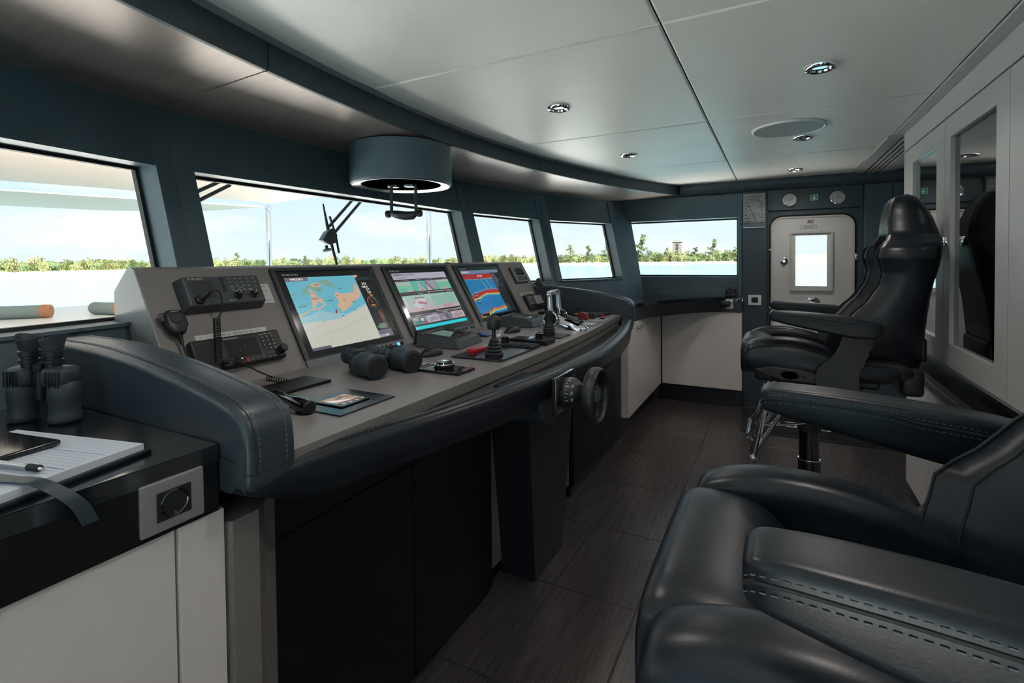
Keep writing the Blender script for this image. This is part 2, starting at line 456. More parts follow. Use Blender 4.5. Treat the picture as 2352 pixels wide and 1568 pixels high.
for n_, i in enumerate(FAC[1:] + [1]):
    w_ = struct('window_%d' % (n_ + 1))
    t0, t1 = TM[i], 1 - TM[i]
    if i == 1: t0 = .08
    bm = nb(); wsolid(bm, i, t0, t1, ZL + .004, ZH - .002, .102, .106); p_ = obj('pane', bm, 'glass', w_, smooth=False)
    bm = nb(); d = .012 / facelen(i)
    for a in ((t0, t0 + d, ZL, ZH), (t1 - d, t1, ZL, ZH), (t0, t1, ZL, ZL + .012), (t0, t1, ZH - .012, ZH)): wsolid(bm, i, *a, .096, .118)
    obj('gasket', bm, 'rubber', w_)
    bm = nb(); wsolid(bm, i, t0 - d, t1 + d, ZL - .008, ZL + .002, -.012, .10); obj('window_sill', bm, 'leather_wall', w_)
# soffit between fascia and forward wall, three panels
so_ = struct('trim_3')
def xw(Y):
    off = .27 * (ZT - ZT)
    for i in range(len(K0) - 1):
        a, b = V(K0[i]), V(K0[i + 1])
        if a.y <= Y <= b.y: return a.x + (b.x - a.x) * (Y - a.y) / (b.y - a.y)
    return K0[0][0]
for a, b in ((YL, 1.042), (1.048, 3.097), (3.103, 5.04)):
    yy = sorted(set([a + (b - a) * k / 24 for k in range(25)] + [k[1] for k in K0 if a < k[1] < b]))
    bm = nb(); loft(bm, [[(xe(y) - .04, y, ZS + .002), (xw(y) - .03, y, ZT + .004), (xw(y) - .03, y, ZT + .04), (xe(y) - .04, y, ZT + .06)] for y in yy])
    obj('soffit_panel', bm, 'soffit', so_)

# ---- far wall with window, pillar and watertight door
wr = struct('wall_right', FAR(0, 0))      # local: x along the wall, y up, z into the room
def fw_box(name, x0, x1, z0, z1, d0, d1, m='leather_wall', bev=.006, par=None):
    return obj(name, bx((x0, z0, d0), (x1, z1, d1), bev), m, par or wr)
fw_box('wall_core', -1.5, -1.40, 0, 2.1, -.14, -.02, bev=0)
fw_box('header_panel', -1.52, -.305, 1.727, 1.95, -.12, 0)
fw_box('header_core', -1.6, 1.55, 1.9, 2.07, -.14, -.02, bev=0)
fw_box('lower_panel', -1.36, -.305, .95, 1.178, -.12, .012)
fw_box('lower_core', -1.4, -.262, 0, .95, -.12, -.01, bev=0)
fw_box('window_post', -.305, -.262, .99, 1.945, -.12, .01)
fw_box('pillar_panel', -.262, -.066, 0, 1.955, -.12, .03, 'leather_band', .004)
fw_box('door_header', -.066, .65, 1.768, 1.955, -.10, .02, 'leather_band', .008)
fw_box('side_panel', .652, .843, 0, 1.955, -.10, .012, 'leather_wall', .004)
fw_box('end_panel', .846, 1.6, 0, 1.955, -.10, .006, 'leather_wall', .004)
bm = nb(); loft(bm, [[(x, 2.05, .0), (x, 2.05, .075), (x, 2.02, .082), (x, 1.985, .075), (x, 1.962, .055), (x, 1.952, .03), (x, 1.952, 0)] for x in (-.80, 1.6)])
obj('cove_panel', bm, 'leather_band', wr)
# recessed door frame ring
def rr(x0, y0, x1, y1, r, n=8):
    out = []
    for cx, cy, a0 in ((x1 - r, y1 - r, 0), (x0 + r, y1 - r, PI / 2), (x0 + r, y0 + r, PI), (x1 - r, y0 + r, 1.5 * PI)):
        for k in range(n + 1): a = a0 + PI / 2 * k / n; out.append((cx + r * math.cos(a), cy + r * math.sin(a)))
    return out
def ringplate(bm, outer, inner, z0, z1):
    n = len(outer)
    A = [[bm.verts.new((x, y, z)) for x, y in P] for P, z in ((outer, z1), (inner, z1), (inner, z0), (outer, z0))]
    for q in range(4):
        a, b = A[q], A[(q + 1) % 4]
        for i in range(n): bm.faces.new((a[i], a[(i + 1) % n], b[(i + 1) % n], b[i]))
    return bm
bm = nb(); ringplate(bm, rr(-.066, 0, .65, 1.768, .002), rr(.10, 1.04, .45, 1.59, .01), -.10, -.075); obj('door_recess', bm, 'rubber', wr)
bm = nb(); ringplate(bm, rr(-.064, -.02, .648, 1.766, .01), rr(-.05, .02, .612, 1.728, .11), -.075, -.004); obj('door_surround', bm, 'leather_band', wr)
bm = nb(); ringplate(bm, rr(-.052, .02, .614, 1.73, .112), rr(-.043, .03, .603, 1.721, .104), -.07, -.012); obj('door_seal', bm, 'rubber', wr)
dr = struct('door_1', FAR(0, 0))
bm = nb(); ringplate(bm, rr(-.036, .04, .592, 1.713, .095), rr(.115, 1.06, .435, 1.575, .012), -.06, -.012); obj('door_leaf', bm, 'grp_white', dr)
bm = nb(); ringplate(bm, rr(-.036, .04, .592, 1.713, .095), rr(-.022, .054, .578, 1.699, .085), -.014, -.004); obj('rim', bm, 'grp_trim', dr)
bm = nb(); ringplate(bm, rr(.112, 1.057, .438, 1.578, .012), rr(.127, 1.072, .423, 1.562, .008), -.03, .004); obj('window_frame', bm, 'grp_trim', dr)
bm = nb(); ringplate(bm, rr(.127, 1.072, .423, 1.562, .008), rr(.158, 1.100, .394, 1.542, .004), -.05, -.012); obj('window_frame', bm, 'grp_white', dr)
obj('pane', bx((.15, 1.09, -.046), (.40, 1.55, -.042)), 'glass', dr, smooth=False)
bm = nb(); lathe(bm, [(.033, 0), (.033, .006), (.026, .010), (.016, .012), (.014, .03), (.010, .034)], 28, T(.069, 1.32, -.012)); kn = obj('door_lock', bm, 'chrome', dr)
bm = nb(); lathe(bm, [(.05, 0), (.05, .008), (.036, .014), (.03, .016)], 28, T(.295, .958, -.012)); obj('handle_dish', bm, 'chrome', dr)
bm = nb(); box(bm, (.262, .95, .0), (.33, .966, .014), .004); obj('door_handle', bm, 'steel', dr)
for z_ in (.45, .95, 1.35): 
    obj('hinge', bx((.59, z_ - .03, -.012), (.62, z_ + .03, .004), .004), 'steel', dr)
for z_ in (.9, 1.42): obj('dog_clip', bx((-.05, z_ - .012, -.012), (-.03, z_ + .012, .0), .003), 'steel', dr)
obj('stay_bar', bx((.235, 1.722, -.03), (.375, 1.73, -.014), .002), 'steel', dr)
pl = printed('sticker', dr, [(rect(.194, 1.6, .318, 1.634), (.12, .13, .13)), (rect(.196, 1.602, .316, 1.632), (.50, .50, .50))], 'ink_print', z=-.0105)
text('To be kept', pl, .256, 1.619, .0135, 'ink', -.0100, 'CENTER', sx=1.2); text('closed at sea', pl, .256, 1.606, .0135, 'ink', -.0100, 'CENTER', sx=1.2)
lg = printed('logo', dr, [([(.248, 1.664), (.262, 1.664), (.270, 1.676), (.256, 1.676)], lin(40, 40, 60)), ([(.266, 1.664), (.276, 1.664), (.286, 1.676), (.276, 1.676)], lin(150, 40, 45)), ([(.282, 1.664), (.292, 1.664), (.296, 1.676), (.288, 1.676)], lin(70, 110, 150)), (rect(.25, 1.656, .292, 1.660), lin(150, 40, 45)), (rect(.246, 1.650, .296, 1.6535), lin(50, 50, 55))], 'ink_print', z=-.0105)
# window in the far wall
we = struct('window_6', FAR(0, 0))
obj('pane', bx((-1.41, 1.18, -.105), (-.306, 1.726, -.101)), 'glass', we, smooth=False)
bm = nb()
for a in ((-1.40, 1.178, -.308, 1.192), (-1.40, 1.713, -.308, 1.727), (-.32, 1.18, -.306, 1.726)): box(bm, (a[0], a[1], -.115), (a[2], a[3], -.094))
obj('gasket', bm, 'rubber', we)
# ---- end wall beyond the cabinets, aft wall core, left wall (behind the camera, opened up to let daylight in)
ks(obj('wall_aft', bx((1.5, 3.4, 0), (1.62, 5.1, 2.1)), 'cabinet_grey'))
ks(obj('wall_aft', bx((1.02, YL - .1, 0), (1.12, 3.57, 2.1)), 'cabinet_grey'))
ks(obj('wall_aft', bx((1.02, 3.5, 0), (1.6, 3.57, 2.1)), 'cabinet_grey'))
wl = struct('wall_left')       # port side, unseen: wide window and open side door added for daylight
for lo, hi in (((-1.6, YL - .12, 0), (-.16, YL, .95)), ((-1.6, YL - .12, 1.85), (1.1, YL, 2.1)), ((-1.6, YL - .12, .95), (-1.36, YL, 1.85)), ((-.24, YL - .12, .95), (-.16, YL, 1.85)), ((.60, YL - .12, 0), (1.1, YL, 1.85))):
    obj('wall_panel', bx(lo, hi), 'leather_wall', wl)
w7 = struct('window_7'); obj('pane', bx((-1.36, YL - .08, .95), (-.24, YL - .076, 1.85)), 'glass', w7, smooth=False)  # unseen window made wide to brighten the room
d2 = struct('added_open_door'); bm = nb(); box(bm, (.60, YL - .86, .03), (.64, YL - .13, 1.83), .01); obj('door_leaf', bm, 'grp_white', d2)  # unseen door set open as an extra daylight source
bm = nb(); cyl(bm, (.60, YL - .75, 1.0), (.55, YL - .75, 1.0), .012, 12); obj('door_handle', bm, 'chrome', d2)
ks(obj('added_bounce_deck', bx((-3.2, YL - 1.75, -.12), (4.0, YL - .12, -.03)), 'deck_white'))  # unseen white deck added to bounce sunlight up to the ceiling
ks(obj('added_bounce_deck', bx((-3.2, YF + .12, -.12), (4.0, YF + 1.75, -.03)), 'deck_white'))  # unseen far deck, likewise added to throw sunlight back indoors
# unseen outer skin added so no daylight leaks over the soffit
ks(obj('daylight_seal', bx((-2.5, -1.3, 2.0), (-1.9, 5.4, 2.17)), 'outer_white'))
for k in (0,):
    bm = nb()
    for i in range(1, 7):
        a, b, c, d = knot(i, .270), knot(i + 1, .270), knot(i + 1, .17), knot(i, .17)
        hexa(bm, [(q.x, q.y, z) for z in (-.02, .9) for q in (a, b, c, d)])
    ks(obj('baseboard_front', bm, 'panel_black'))
ks(obj('baseboard_right', bx((-1.0, 4.955, 0), (-.262, 4.985, .10)), 'panel_navy'))

# ---- air grille in the ceiling strip
gr = thing('air_grille', 'long linear air grille with dark slots set in the ceiling edge beside the tall cabinets', 'vent')
obj('frame', bx((.577, 3.60, 2.040), (.858, 5.03, 2.062), .003), 'grille', gr)
for k in range(4):
    x0 = .645 + k * .030
    obj('slot', bx((x0, 3.62, 2.0375), (x0 + .012, 4.97, 2.041)), 'slot', gr)
    obj('slat', bx((x0 + .013, 3.62, 2.034), (x0 + .029, 4.97, 2.0415), .002), 'grille', gr)

# ---- downlights and ceiling speaker
def downlight(x, y, label, first=[]):
    if first:
        d = dup(first[0], T(x, y, ZC), label, 'chrome ceiling downlights')
    else:
        d = thing('downlight', label, 'downlight', T(x, y, ZC), 'chrome ceiling downlights')
        bm = nb(); lathe(bm, [(.032, -.004), (.034, -.010), (.042, -.013), (.050, -.010), (.054, -.003), (.054, .002), (.032, .002)], 36); obj('trim_ring', bm, 'chrome', d)
        bm = nb(); lathe(bm, [(.0, -.001), (.033, -.002), (.033, .004), (.0, .004)], 32); obj('lens', bm, 'lens_grey', d)
        first.append(d)
    L = bpy.data.lights.new('downlight_fill', 'SPOT'); L.energy = LAMP; L.spot_size = 2.75; L.spot_blend = .7; L.shadow_soft_size = .05; L.color = (1, .93, .86)  # fill spot added under the lens; the fittings themselves look unlit
    lo = bpy.data.objects.new('downlight_fill', L); COL.objects.link(lo); lo.parent = d; lo.location = (0, 0, -.03)
downlight(-.88, 2.141, 'chrome ceiling downlight nearest the overhead drum')
downlight(-.871, 3.33, 'chrome ceiling downlight over the far end of the console')
downlight(.146, 2.165, 'largest chrome ceiling downlight, above the near chair')
downlight(.142, 3.369, 'chrome ceiling downlight touching the round ceiling speaker')
downlight(.14, 4.548, 'chrome ceiling downlight closest to the white door')
downlight(-.87, .95, 'unseen chrome downlight added for light near the left end of the console')  # out-of-view fitting added for its light
downlight(.146, .97, 'unseen chrome downlight added for light behind the near chair')  # also out of view, put in as extra fill
sp = thing('ceiling_speaker', 'large round flush grey ceiling speaker grille beside a downlight', 'speaker', T(.062, 3.097, ZC))
bm = nb(); lathe(bm, [(0, -.007), (.165, -.007), (.165, .002), (0, .002)], 56); obj('grille', bm, 'lens_grey', sp)
bm = nb(); lathe(bm, [(.166, -.006), (.170, -.010), (.178, -.008), (.180, .001), (.166, .001)], 56); obj('rim', bm, 'white_plastic', sp)

# =================================================================== COUNTERS AND CABINETS
lc = thing('left_counter', 'glossy black worktop with deep fascia left of the helm console', 'worktop')
wk = [knot(i, .27 * (ZT - .96) + .012) for i in range(len(K0))]
def wline(Y):
    for a, b in zip(wk, wk[1:]):
        if a.y <= Y <= b.y: return a.x + (b.x - a.x) * (Y - a.y) / (b.y - a.y)
    return wk[1].x
obj('slab', prism(nb(), [(-.957, YL + .005), (-.957, .583)] + [(wline(y), y) for y in (.583, .3, wk[2].y, -.3, wk[1].y + .01, YL + .005)], .965, 1.0, bev=.002), 'counter_black', lc)
obj('fascia', bx((-.99, YL + .005, .869), (-.960, .583, .966), .001), 'panel_black', lc)
cb = thing('cabinet', 'white base cabinet under the black left worktop', 'cabinet')
obj('body', bx((-1.10, YL + .01, .12), (-.99, .60, .868)), 'cream', cb)
obj('door', bx((-.99, -.05, .12), (-.972, .508, .866), .002), 'cream', cb)
obj('door', bx((-.99, YL + .02, .12), (-.972, -.055, .866), .002), 'cream', cb)
obj('end_stile', bx((-.99, .513, .02), (-.968, .598, .866), .002), 'cream', cb)
obj('plinth', bx((-1.10, YL + .01, 0), (-1.03, .6, .12)), 'panel_navy', cb)
def socket(name, label, M, wide=.107, tall=.09, m='alu', recess=True, grp=None):
    s = thing(name, label, 'power socket', M)
    obj('plate', bx((-wide / 2, -tall / 2, 0), (wide / 2, tall / 2, .009), .003), m, s)
    if recess:
        obj('insert', bx((-.029, -.026, .0085), (.029, .026, .0115), .002), 'black_plastic', s)
        bm = nb(); lathe(bm, [(.0205, .0118), (.0225, .0135), (.024, .0118), (.024, .010), (.0205, .010)], 32); obj('socket_rim', bm, 'dark_chrome', s)
        bm = nb(); lathe(bm, [(0, .0119), (.020, .0119), (.020, .0112), (0, .0112)], 28); obj('socket_well', bm, 'rubber', s)
        bm = nb(); cyl(bm, (0, -.017, .0115), (0, -.017, .0135), .002, 10); obj('earth_pin', bm, 'steel', s)
    return s
socket('power_socket', 'silver square power socket on the black fascia of the left worktop', FRONT(.497, .925, -.9595))

rc = thing('right_counter', 'dark corner worktop with concave curved edge under the far window', 'worktop')
arc = [(-.978, 3.60), (-.977, 3.80), (-.95, 4.04), (-.89, 4.22), (-.81, 4.38), (-.715, 4.55), (-.62, 4.69), (-.53, 4.79), (-.43, 4.85), (-.263, 4.868)]
arc = [tuple(p) for p in [(q.x, q.y) for q in cr_spline([(a, b, 0) for a, b in arc], 5)]]
poly = arc + [(-.263, 5.032), (-1.03, 5.032), (wk[6].x + .03, wk[6].y - .04), (wk[5].x, wk[5].y), (wline(3.6), 3.60)]
obj('slab', prism(nb(), poly, .967, 1.0, bev=.002), 'counter_black', rc)
obj('fascia', prism(nb(), arc + [(-.263, 4.93), (-.45, 4.92), (-.58, 4.86), (-.69, 4.76), (-.79, 4.60), (-.88, 4.42), (-.96, 4.25), (-1.02, 4.05), (-1.04, 3.60)], .868, .968), 'panel_navy', rc)
c1 = thing('cabinet', 'white base cabinet with two square knobs beside the console end', 'cabinet')
obj('body', bx((-1.15, 3.67, .165), (-.985, 4.88, .866)), 'cream', c1)
for a, b in ((3.67, 3.985), (3.99, 4.55), (4.555, 4.86)): 
    d = obj('door', bx((-.985, a, .165), (-.965, b, .864), .0015), 'cream', c1)
    if b > 3.98 and b < 4.8:
        yk = a + .045 if a > 3.9 else b - .06
        obj('knob', bx((-.966, yk, .80), (-.938, yk + .026, .826), .003), 'steel', d)
    if b > 4.8:
        obj('knob', bx((-.966, a + .06, .812), (-.95, a + .075, .842), .002), 'steel', d)
obj('plinth', bx((-1.14, 3.67, 0), (-1.04, 4.88, .165)), 'panel_navy', c1)
c3 = thing('cabinet', 'plain white base cabinet under the far window next to the dark pillar', 'cabinet')
obj('body', bx((-.96, 4.895, .165), (-.264, 5.03, .866)), 'cream', c3)
obj('door', bx((-.955, 4.876, .165), (-.265, 4.894, .864), .0015), 'cream', c3)
obj('plinth', bx((-1.0, 4.93, 0), (-.264, 4.956, .165)), 'panel_navy', c3)

# ---- tall aft cabinets with mirror doors (plane X = .65)
tc_ = thing('tall_cabinet', 'tall pale grey cabinet with two mirrored doors behind the chairs', 'cabinet', AFT(0, 0))
def ab(name, y0, y1, z0, z1, d0, d1, m='cabinet_grey', bev=.002, par=None): return obj(name, bx((-y1, z0, d0), (-y0, z1, d1), bev), m, par or tc_)
ab('top_rail', YL + .01, 3.574, 1.944, 2.045, -.30, .0)
ab('end_stile', 3.526, 3.574, .88, 1.94, -.30, 0)
ab('base_rail', YL + .01, 3.574, .868, .878, -.30, -.004, 'cabinet_edge')
ab('back', YL + .01, 3.52, .88, 1.94, -.32, -.20, 'cabinet_edge')
def mdoor(y0, y1, my0, my1, m, dm=.02):
    d = bpy.data.objects.new('door', None); COL.objects.link(d); d.parent = tc_
    z0, z1, a, b = .882, 1.937, .978, 1.85
    for nm, q in (('rail', (y0, y1, b, z1)), ('rail', (y0, y1, z0, a)), ('stile', (y0, my0, a, b)), ('stile', (my1, y1, a, b))):
        ab(nm, q[0], q[1], q[2], q[3], -.026, 0, 'cabinet_grey', .001, d)
    ab('mirror', my0, my1, a, b, -.024, -.016, m, 0, d)
    return d
dA = mdoor(2.80, 3.522, 2.925, 3.37, 'mirror')
dB = mdoor(2.123, 2.796, 2.229, 2.72, 'mirror_dark')
mdoor(1.30, 2.119, 1.42, 2.0, 'mirror_dark')
ab('panel', YL + .02, 1.296, .882, 1.937, -.026, 0)
for d, y in ((dA, 2.855), (dB, 2.752)):
    bm = nb(); box(bm, (-y - .02, 1.393, 0), (-y + .02, 1.433, .022), .004); box(bm, (-y - .014, 1.405, .020), (-y + .014, 1.421, .0235), .001); obj('handle', bm, 'chrome', d)
lb = thing('low_sideboard', 'low cream sideboard with dark glossy ledge under the mirrored cabinet', 'sideboard', AFT(0, 0))
def lb_(name, y0, y1, z0, z1, d0, d1, m, bev=.002): return obj(name, bx((-y1, z0, d0), (-y0, z1, d1), bev), m, lb)
lb_('recess', YL + .01, 3.57, .80, .868, -.30, -.07, 'panel_navy')
lb_('ledge', YL + .01, 3.574, .775, .80, -.30, .02, 'panel_navy', .004)
lb_('edge_strip', YL + .01, 3.574, .755, .775, -.10, .012, 'dark_chrome', .002)
lb_('edge_strip', YL + .01, 3.574, .715, .754, -.10, .004, 'panel_navy', .002)
lb_('body', YL + .01, 3.574, .08, .714, -.35, -.02, 'cream')
for a, b in ((2.9, 3.50), (2.2, 2.895), (1.5, 2.195), (.8, 1.495), (.1, .795)): lb_('door', a, b, .09, .712, -.02, -.004, 'cream')
lb_('plinth', YL + .01, 3.56, 0, .08, -.34, -.05, 'panel_navy')

# =================================================================== THE HELM CONSOLE
CN = thing('helm_console', 'wide helm console with taupe instrument desk, padded dark leather rims and black base', 'console')
# upper body: slanted instrument panel with cheeks
prof = [(-1.54, .96), (-1.7555, 1.333), (-1.775, 1.34), (-1.80, 1.332), (-1.875, 1.262), (-1.875, .80), (-1.54, .80)]
o = obj('instrument_panel', prism(nb(), prof, .824, 3.478, f=lambda u, v, h: (u, h, v)), 'taupe', CN, smooth=False)
for y in (.818, 3.4805): obj('cheek', prism(nb(), [(-1.542, .96), (-1.757, 1.3335), (-1.775, 1.3415), (-1.802, 1.333), (-1.878, 1.263), (-1.878, .85), (-1.542, .85)], y, y + .007, f=lambda u, v, h: (u, h, v)), 'taupe_side', CN, smooth=False)
obj('panel_joint', bx((-1.777, 2.485, 1.331), (-1.757, 2.53, 1.3425)), 'grey_plastic', CN)
# desk: front edge straight then trimming in towards the right end
dk = [(-1.545, .698), (-.888, .698), (-.884, 1.2), (-.873, 1.95), (-.885, 2.4), (-.905, 2.75), (-.94, 3.15), (-.965, 3.45), (-1.545, 3.45)]
obj('desk', prism(nb(), dk, .925, .96, bev=.0015), 'taupe', CN)
obj('desk_apron', prism(nb(), [(u - .012, v) for u, v in dk], .885, .926), 'taupe', CN)
obj('underside', prism(nb(), [(-1.5, .71), (-1.0, .71), (-.90, .95), (-.83, 1.4), (-.80, 2.07), (-.83, 2.75), (-.92, 3.2), (-1.0, 3.44), (-1.5, 3.44)], .84, .886), 'panel_black', CN)
obj('back_shelf', bx((-1.86, .70, .93), (-1.5, 3.45, .958)), 'taupe', CN)
# front bolster
XO = [(.59, -.885), (.75, -.865), (.9, -.835), (1.2, -.768), (1.6, -.704), (2.07, -.675), (2.5, -.702), (2.95, -.768), (3.25, -.835), (3.4, -.868), (3.56, -.895)]
XO = [(p.x, p.y) for p in cr_spline([(a, b, 0) for a, b in XO], 6)]
rings = []
for y, x in XO:
    e_ = min(1, abs(y - 2.07) / 1.48) ** 3; dz = .004
    zt = .952 + .022 * max(0, 1 - (y - .59) / .14) * 0
    zb = .83 + .075 * max(0, 1 - (y - .59) / .20) ** 1.5 + .02 * max(0, (y - 3.3) / .26) - .02 * max(0, 1 - abs(y - 3.3) / .5)
    c = [(x - .066, .90), (x - .064, .928), (x - .056, .940), (x - .040, .945), (x - .016, .941), (x - .004, .930), (x, .912), (x - .001, (zb + .912) / 2), (x - .006, zb + .022), (x - .016, zb + .006), (x - .034, zb), (x - .10, zb + .004)]
    rings.append([(u, y, v) for u, v in c])
FB = obj('front_bolster', loft(nb(), rings), 'leather', CN, ang=60)  # darker leather puts the shade of the inward-facing side into the colour
sm = nb(); 
for k, off, zz in ((3, 0, .0006), (2, -.006, .0006)):
    stitches(sm, [V(r[3]) + V((-.012 if k == 2 else .006, 0, .0004 if k == 3 else -.0012)) for r in rings], .007, .004, .0009)
obj('stitching', sm, 'stitch', FB)['kind'] = 'stuff'
# end bolsters
def endb(y0, y1):
    P = cr_spline([(-1.80, 1.150, 0), (-1.65, 1.152, 0), (-1.43, 1.148, 0), (-1.19, 1.122, 0), (-.99, 1.089, 0), (-.915, 1.066, 0), (-.886, 1.035, 0), (-.877, .99, 0), (-.877, .945, 0)], 6)
    P = [(p.x, p.y) for p in P]; low = [(-.93, .905), (-1.2, .905), (-1.80, .905)]
    n = 6; rr_ = .018; cx = -1.2; cz = .93; rings = []
    seq = [(y0 + rr_ * (1 - math.cos(PI / 2 * k / n)), rr_ * (1 - math.sin(PI / 2 * k / n))) for k in range(n + 1)]
    seq += [(y1 - a + y0, b) for a, b in reversed(seq)]
    nor = []
    for i, p in enumerate(P):
        a = V(P[max(i - 1, 0)]); b = V(P[min(i + 1, len(P) - 1)]); d = (b - a).normalized(); nor.append(V((d.y, -d.x)))
    for y, ins in seq:
        rings.append([(p[0] + nn.x * ins, y, p[1] + nn.y * ins) for p, nn in zip(P, nor)] + [(u, y, v) for u, v in low])
    b = obj('end_bolster', loft(nb(), rings), 'leather_window_lit', CN, ang=50)
    s = nb()
    for y, off in ((y0 + .010, -.0052), (y0 + .026, .0006), (y1 - .026, .0006)):
        stitches(s, [(p[0] - nn.x * off, y, p[1] - nn.y * off) for p, nn in zip(P, nor)], .007, .004, .0009)
    obj('stitching', s, 'stitch', b)['kind'] = 'stuff'
    s = nb()
    tube(s, [(p[0] - nn.x * .0004, y0 + .018, p[1] - nn.y * .0004) for p, nn in zip(P, nor)], .0013, 5)
    obj('seam', s, 'rubber', b)
    sx_, sy_ = (-.8765, y0 - .0003)
    s = nb(); tube(s, [(-1.00, y0 - .0004, .978), (-.93, y0 - .0004, .970), (-.892, y0 + .002, .966), (-.8775, y0 + .018, .965), (-.8765, (y0 + y1) / 2, .965), (-.8775, y1 - .018, .965)], .0014, 6); obj('seam', s, 'rubber', b)
    return b
endb(.588, .70); endb(3.45, 3.562)
# rounded leather corner caps where the front bolster meets the end bolsters
for y0, y1 in ((.588, .70), (3.45, 3.562)):
    obj('corner_pad', bx((-.985, y0 + .001, .908), (-.879, y1 - .001, .958), .014, 3), 'leather_window_lit', CN)
# base
def bp(name, y0, y1, z0, z1, x0, x1, m, bev=.002): return obj(name, bx((x0, y0, z0), (x1, y1, z1), bev), m, CN)
bp('base_core', .66, 3.60, .0, .80, -1.86, -1.06, 'panel_black')
bp('base_panel', .745, 1.238, .02, .708, -1.06, -1.018, 'panel_black')
bp('base_panel', 1.242, 1.731, .02, .708, -1.06, -1.018, 'panel_black')
bp('base_panel', .745, 1.731, .711, .81, -1.06, -1.018, 'panel_black')
bp('recess_panel', 1.735, 2.655, .06, .81, -1.07, -1.045, 'taupe')
bp('base_panel', 2.660, 3.15, .05, .81, -1.06, -1.018, 'panel_black')
bp('base_panel', 3.154, 3.66, .05, .81, -1.06, -1.018, 'panel_black')
bp('toe_board', 2.64, 3.66, 0, .045, -1.06, -1.028, 'panel_navy')
pts = [(-1.06, .602), (-.985, .602), (-.968, .615), (-.968, .672), (-.99, .70), (-1.012, .742), (-1.06, .742)]
obj('end_column', prism(nb(), pts, 0, .83), 'taupe', CN, smooth=False)
pts = [(-1.06, 3.58), (-.985, 3.58), (-.985, 3.665), (-1.06, 3.665)]
# tapered centre leg
obj('centre_leg', hexa(nb(), [(-1.05, 1.865, 0), (-.888, 1.865, 0), (-.888, 2.16, 0), (-1.05, 2.16, 0), (-1.05, 1.765, .80), (-.865, 1.765, .80), (-.865, 2.28, .80), (-1.05, 2.28, .80)]), 'panel_navy', CN, smooth=False)
# rounded steering boss under the rim
arcp = [(1.655 + .112 * math.cos(PI + PI * k / 24), .868 + .112 * math.sin(PI + PI * k / 24)) for k in range(25)] + [(1.767, .905), (1.543, .905)]
obj('steering_boss', prism(nb(), arcp, -.90, -.714, f=lambda u, v, h: (h, u, v), bev=.008, seg=3), 'leather_window_lit', CN)

# ---- steering wheel
sw = thing('steering_wheel', 'small black mini steering wheel with rudder scale on the console front', 'steering wheel', FRONT(1.655, .880, -.676))
obj('mounting_plate', bx((-.092, -.064, 0), (.092, .064, .016), .003), 'black_gloss', sw)
for sx_, sy_ in ((-1, -1), (1, -1), (1, 1), (-1, 1)):
    bm = nb(); cyl(bm, (sx_ * .082, sy_ * .054, .016), (sx_ * .082, sy_ * .054, .019), .004, 10); obj('screw', bm, 'dark_chrome', sw)
bm = nb(); lathe(bm, [(.052, .016), (.052, .045), (.049, .052), (.030, .078), (.024, .084), (.023, .108), (.0, .108)], 36); hb = obj('scale_drum', bm, 'black_plastic', sw)
for k in range(9):
    a = math.radians(200 - k * 14); c, s_ = math.cos(a), math.sin(a)
    bm = nb(); tube(bm, [(.0524 * c, .0524 * s_, .030), (.0524 * c, .0524 * s_, .043 if k % 2 == 0 else .037)], .0011, 4); obj('tick', bm, 'ink_white', sw)
for k, tx in ((0, '30'), (2, '20'), (4, '10')):
    a = math.radians(200 - k * 14 - 4); Mt = frame((.0528 * math.cos(a), .0528 * math.sin(a), .022), (0, 0, 1), (math.sin(a), -math.cos(a), 0))
    text(tx, sw, 0, 0, .013, 'ink_white', 0, 'CENTER', M=frame((.0515 * math.cos(a), .0515 * math.sin(a), .052), (math.sin(a), -math.cos(a), 0), (-math.cos(a) * .55, -math.sin(a) * .55, .8)))
WR = .088
bm = nb(); torus(bm, WR, .011, 56, 14, T(0, 0, .125), .85, 1.9); obj('rim', bm, 'black_plastic', sw)
bm = nb(); box(bm, (-.018, -WR + .004, .108), (.018, WR - .004, .122), .003); box(bm, (-WR + .004, -.019, .108), (WR - .004, .019, .126), .003); obj('spoke', bm, 'black_plastic', sw)
bm = nb(); box(bm, (-.026, -.022, .124), (.026, .022, .137), .006); obj('hub_cover', bm, 'grey_plastic', sw)

# =================================================================== MONITORS
def monitor(label, Yc):
    m = thing('marine_monitor', label, 'monitor', PANEL(Yc, .205), 'three built-in console monitors')
    W, H = .277, .213
    bm = nb(); ringplate(bm, rr(-W, -H, W, H, .006, 3), rr(-W + .016, -H + .034, W - .016, H - .008, .004, 3), 0, .009); obj('bezel', bm, 'bezel_grey', m)
    bm = nb(); ringplate(bm, rr(-W - .002, -H + .032, W + .002, H + .003, .006, 3), rr(-W + .012, -H + .036, W - .012, H - .010, .004, 3), 0, .011); obj('bezel_rim', bm, 'dark_bezel', m)
    obj('glass', bx((-W + .014, -H + .034, .001), (W - .014, H - .008, .0065)), 'screen_black', m, smooth=False)
    for k in range(9):
        x = -.018 + k * .0325 if k < 7 else (.228 if k == 7 else .252)
        if k < 7: x = .006 + k * .0285
        mm = 'black_gloss' if k != 7 else ('blue_led' if Yc < 1.7 else 'dark_chrome')
        bm = nb(); lathe(bm, [(.0085, .009), (.0085, .0115), (.0065, .013), (0, .013)], 20, T(x, -H + .0165, 0)); obj('button', bm, mm, m)
    bm = nb(); lathe(bm, [(.008, .009), (.008, .0102), (0, .0102)], 18, T(-.024, -H + .0165, 0)); obj('sensor', bm, 'dark_bezel', m)
    text('FURUNO', m, -.232, .181, .0125, 'ink_white', .0068, sx=1.5)
    return m
SW, SH = .458, .322
def scr(p): return [(-.229 + x * SW, -.150 + y * SH) for x, y in p]
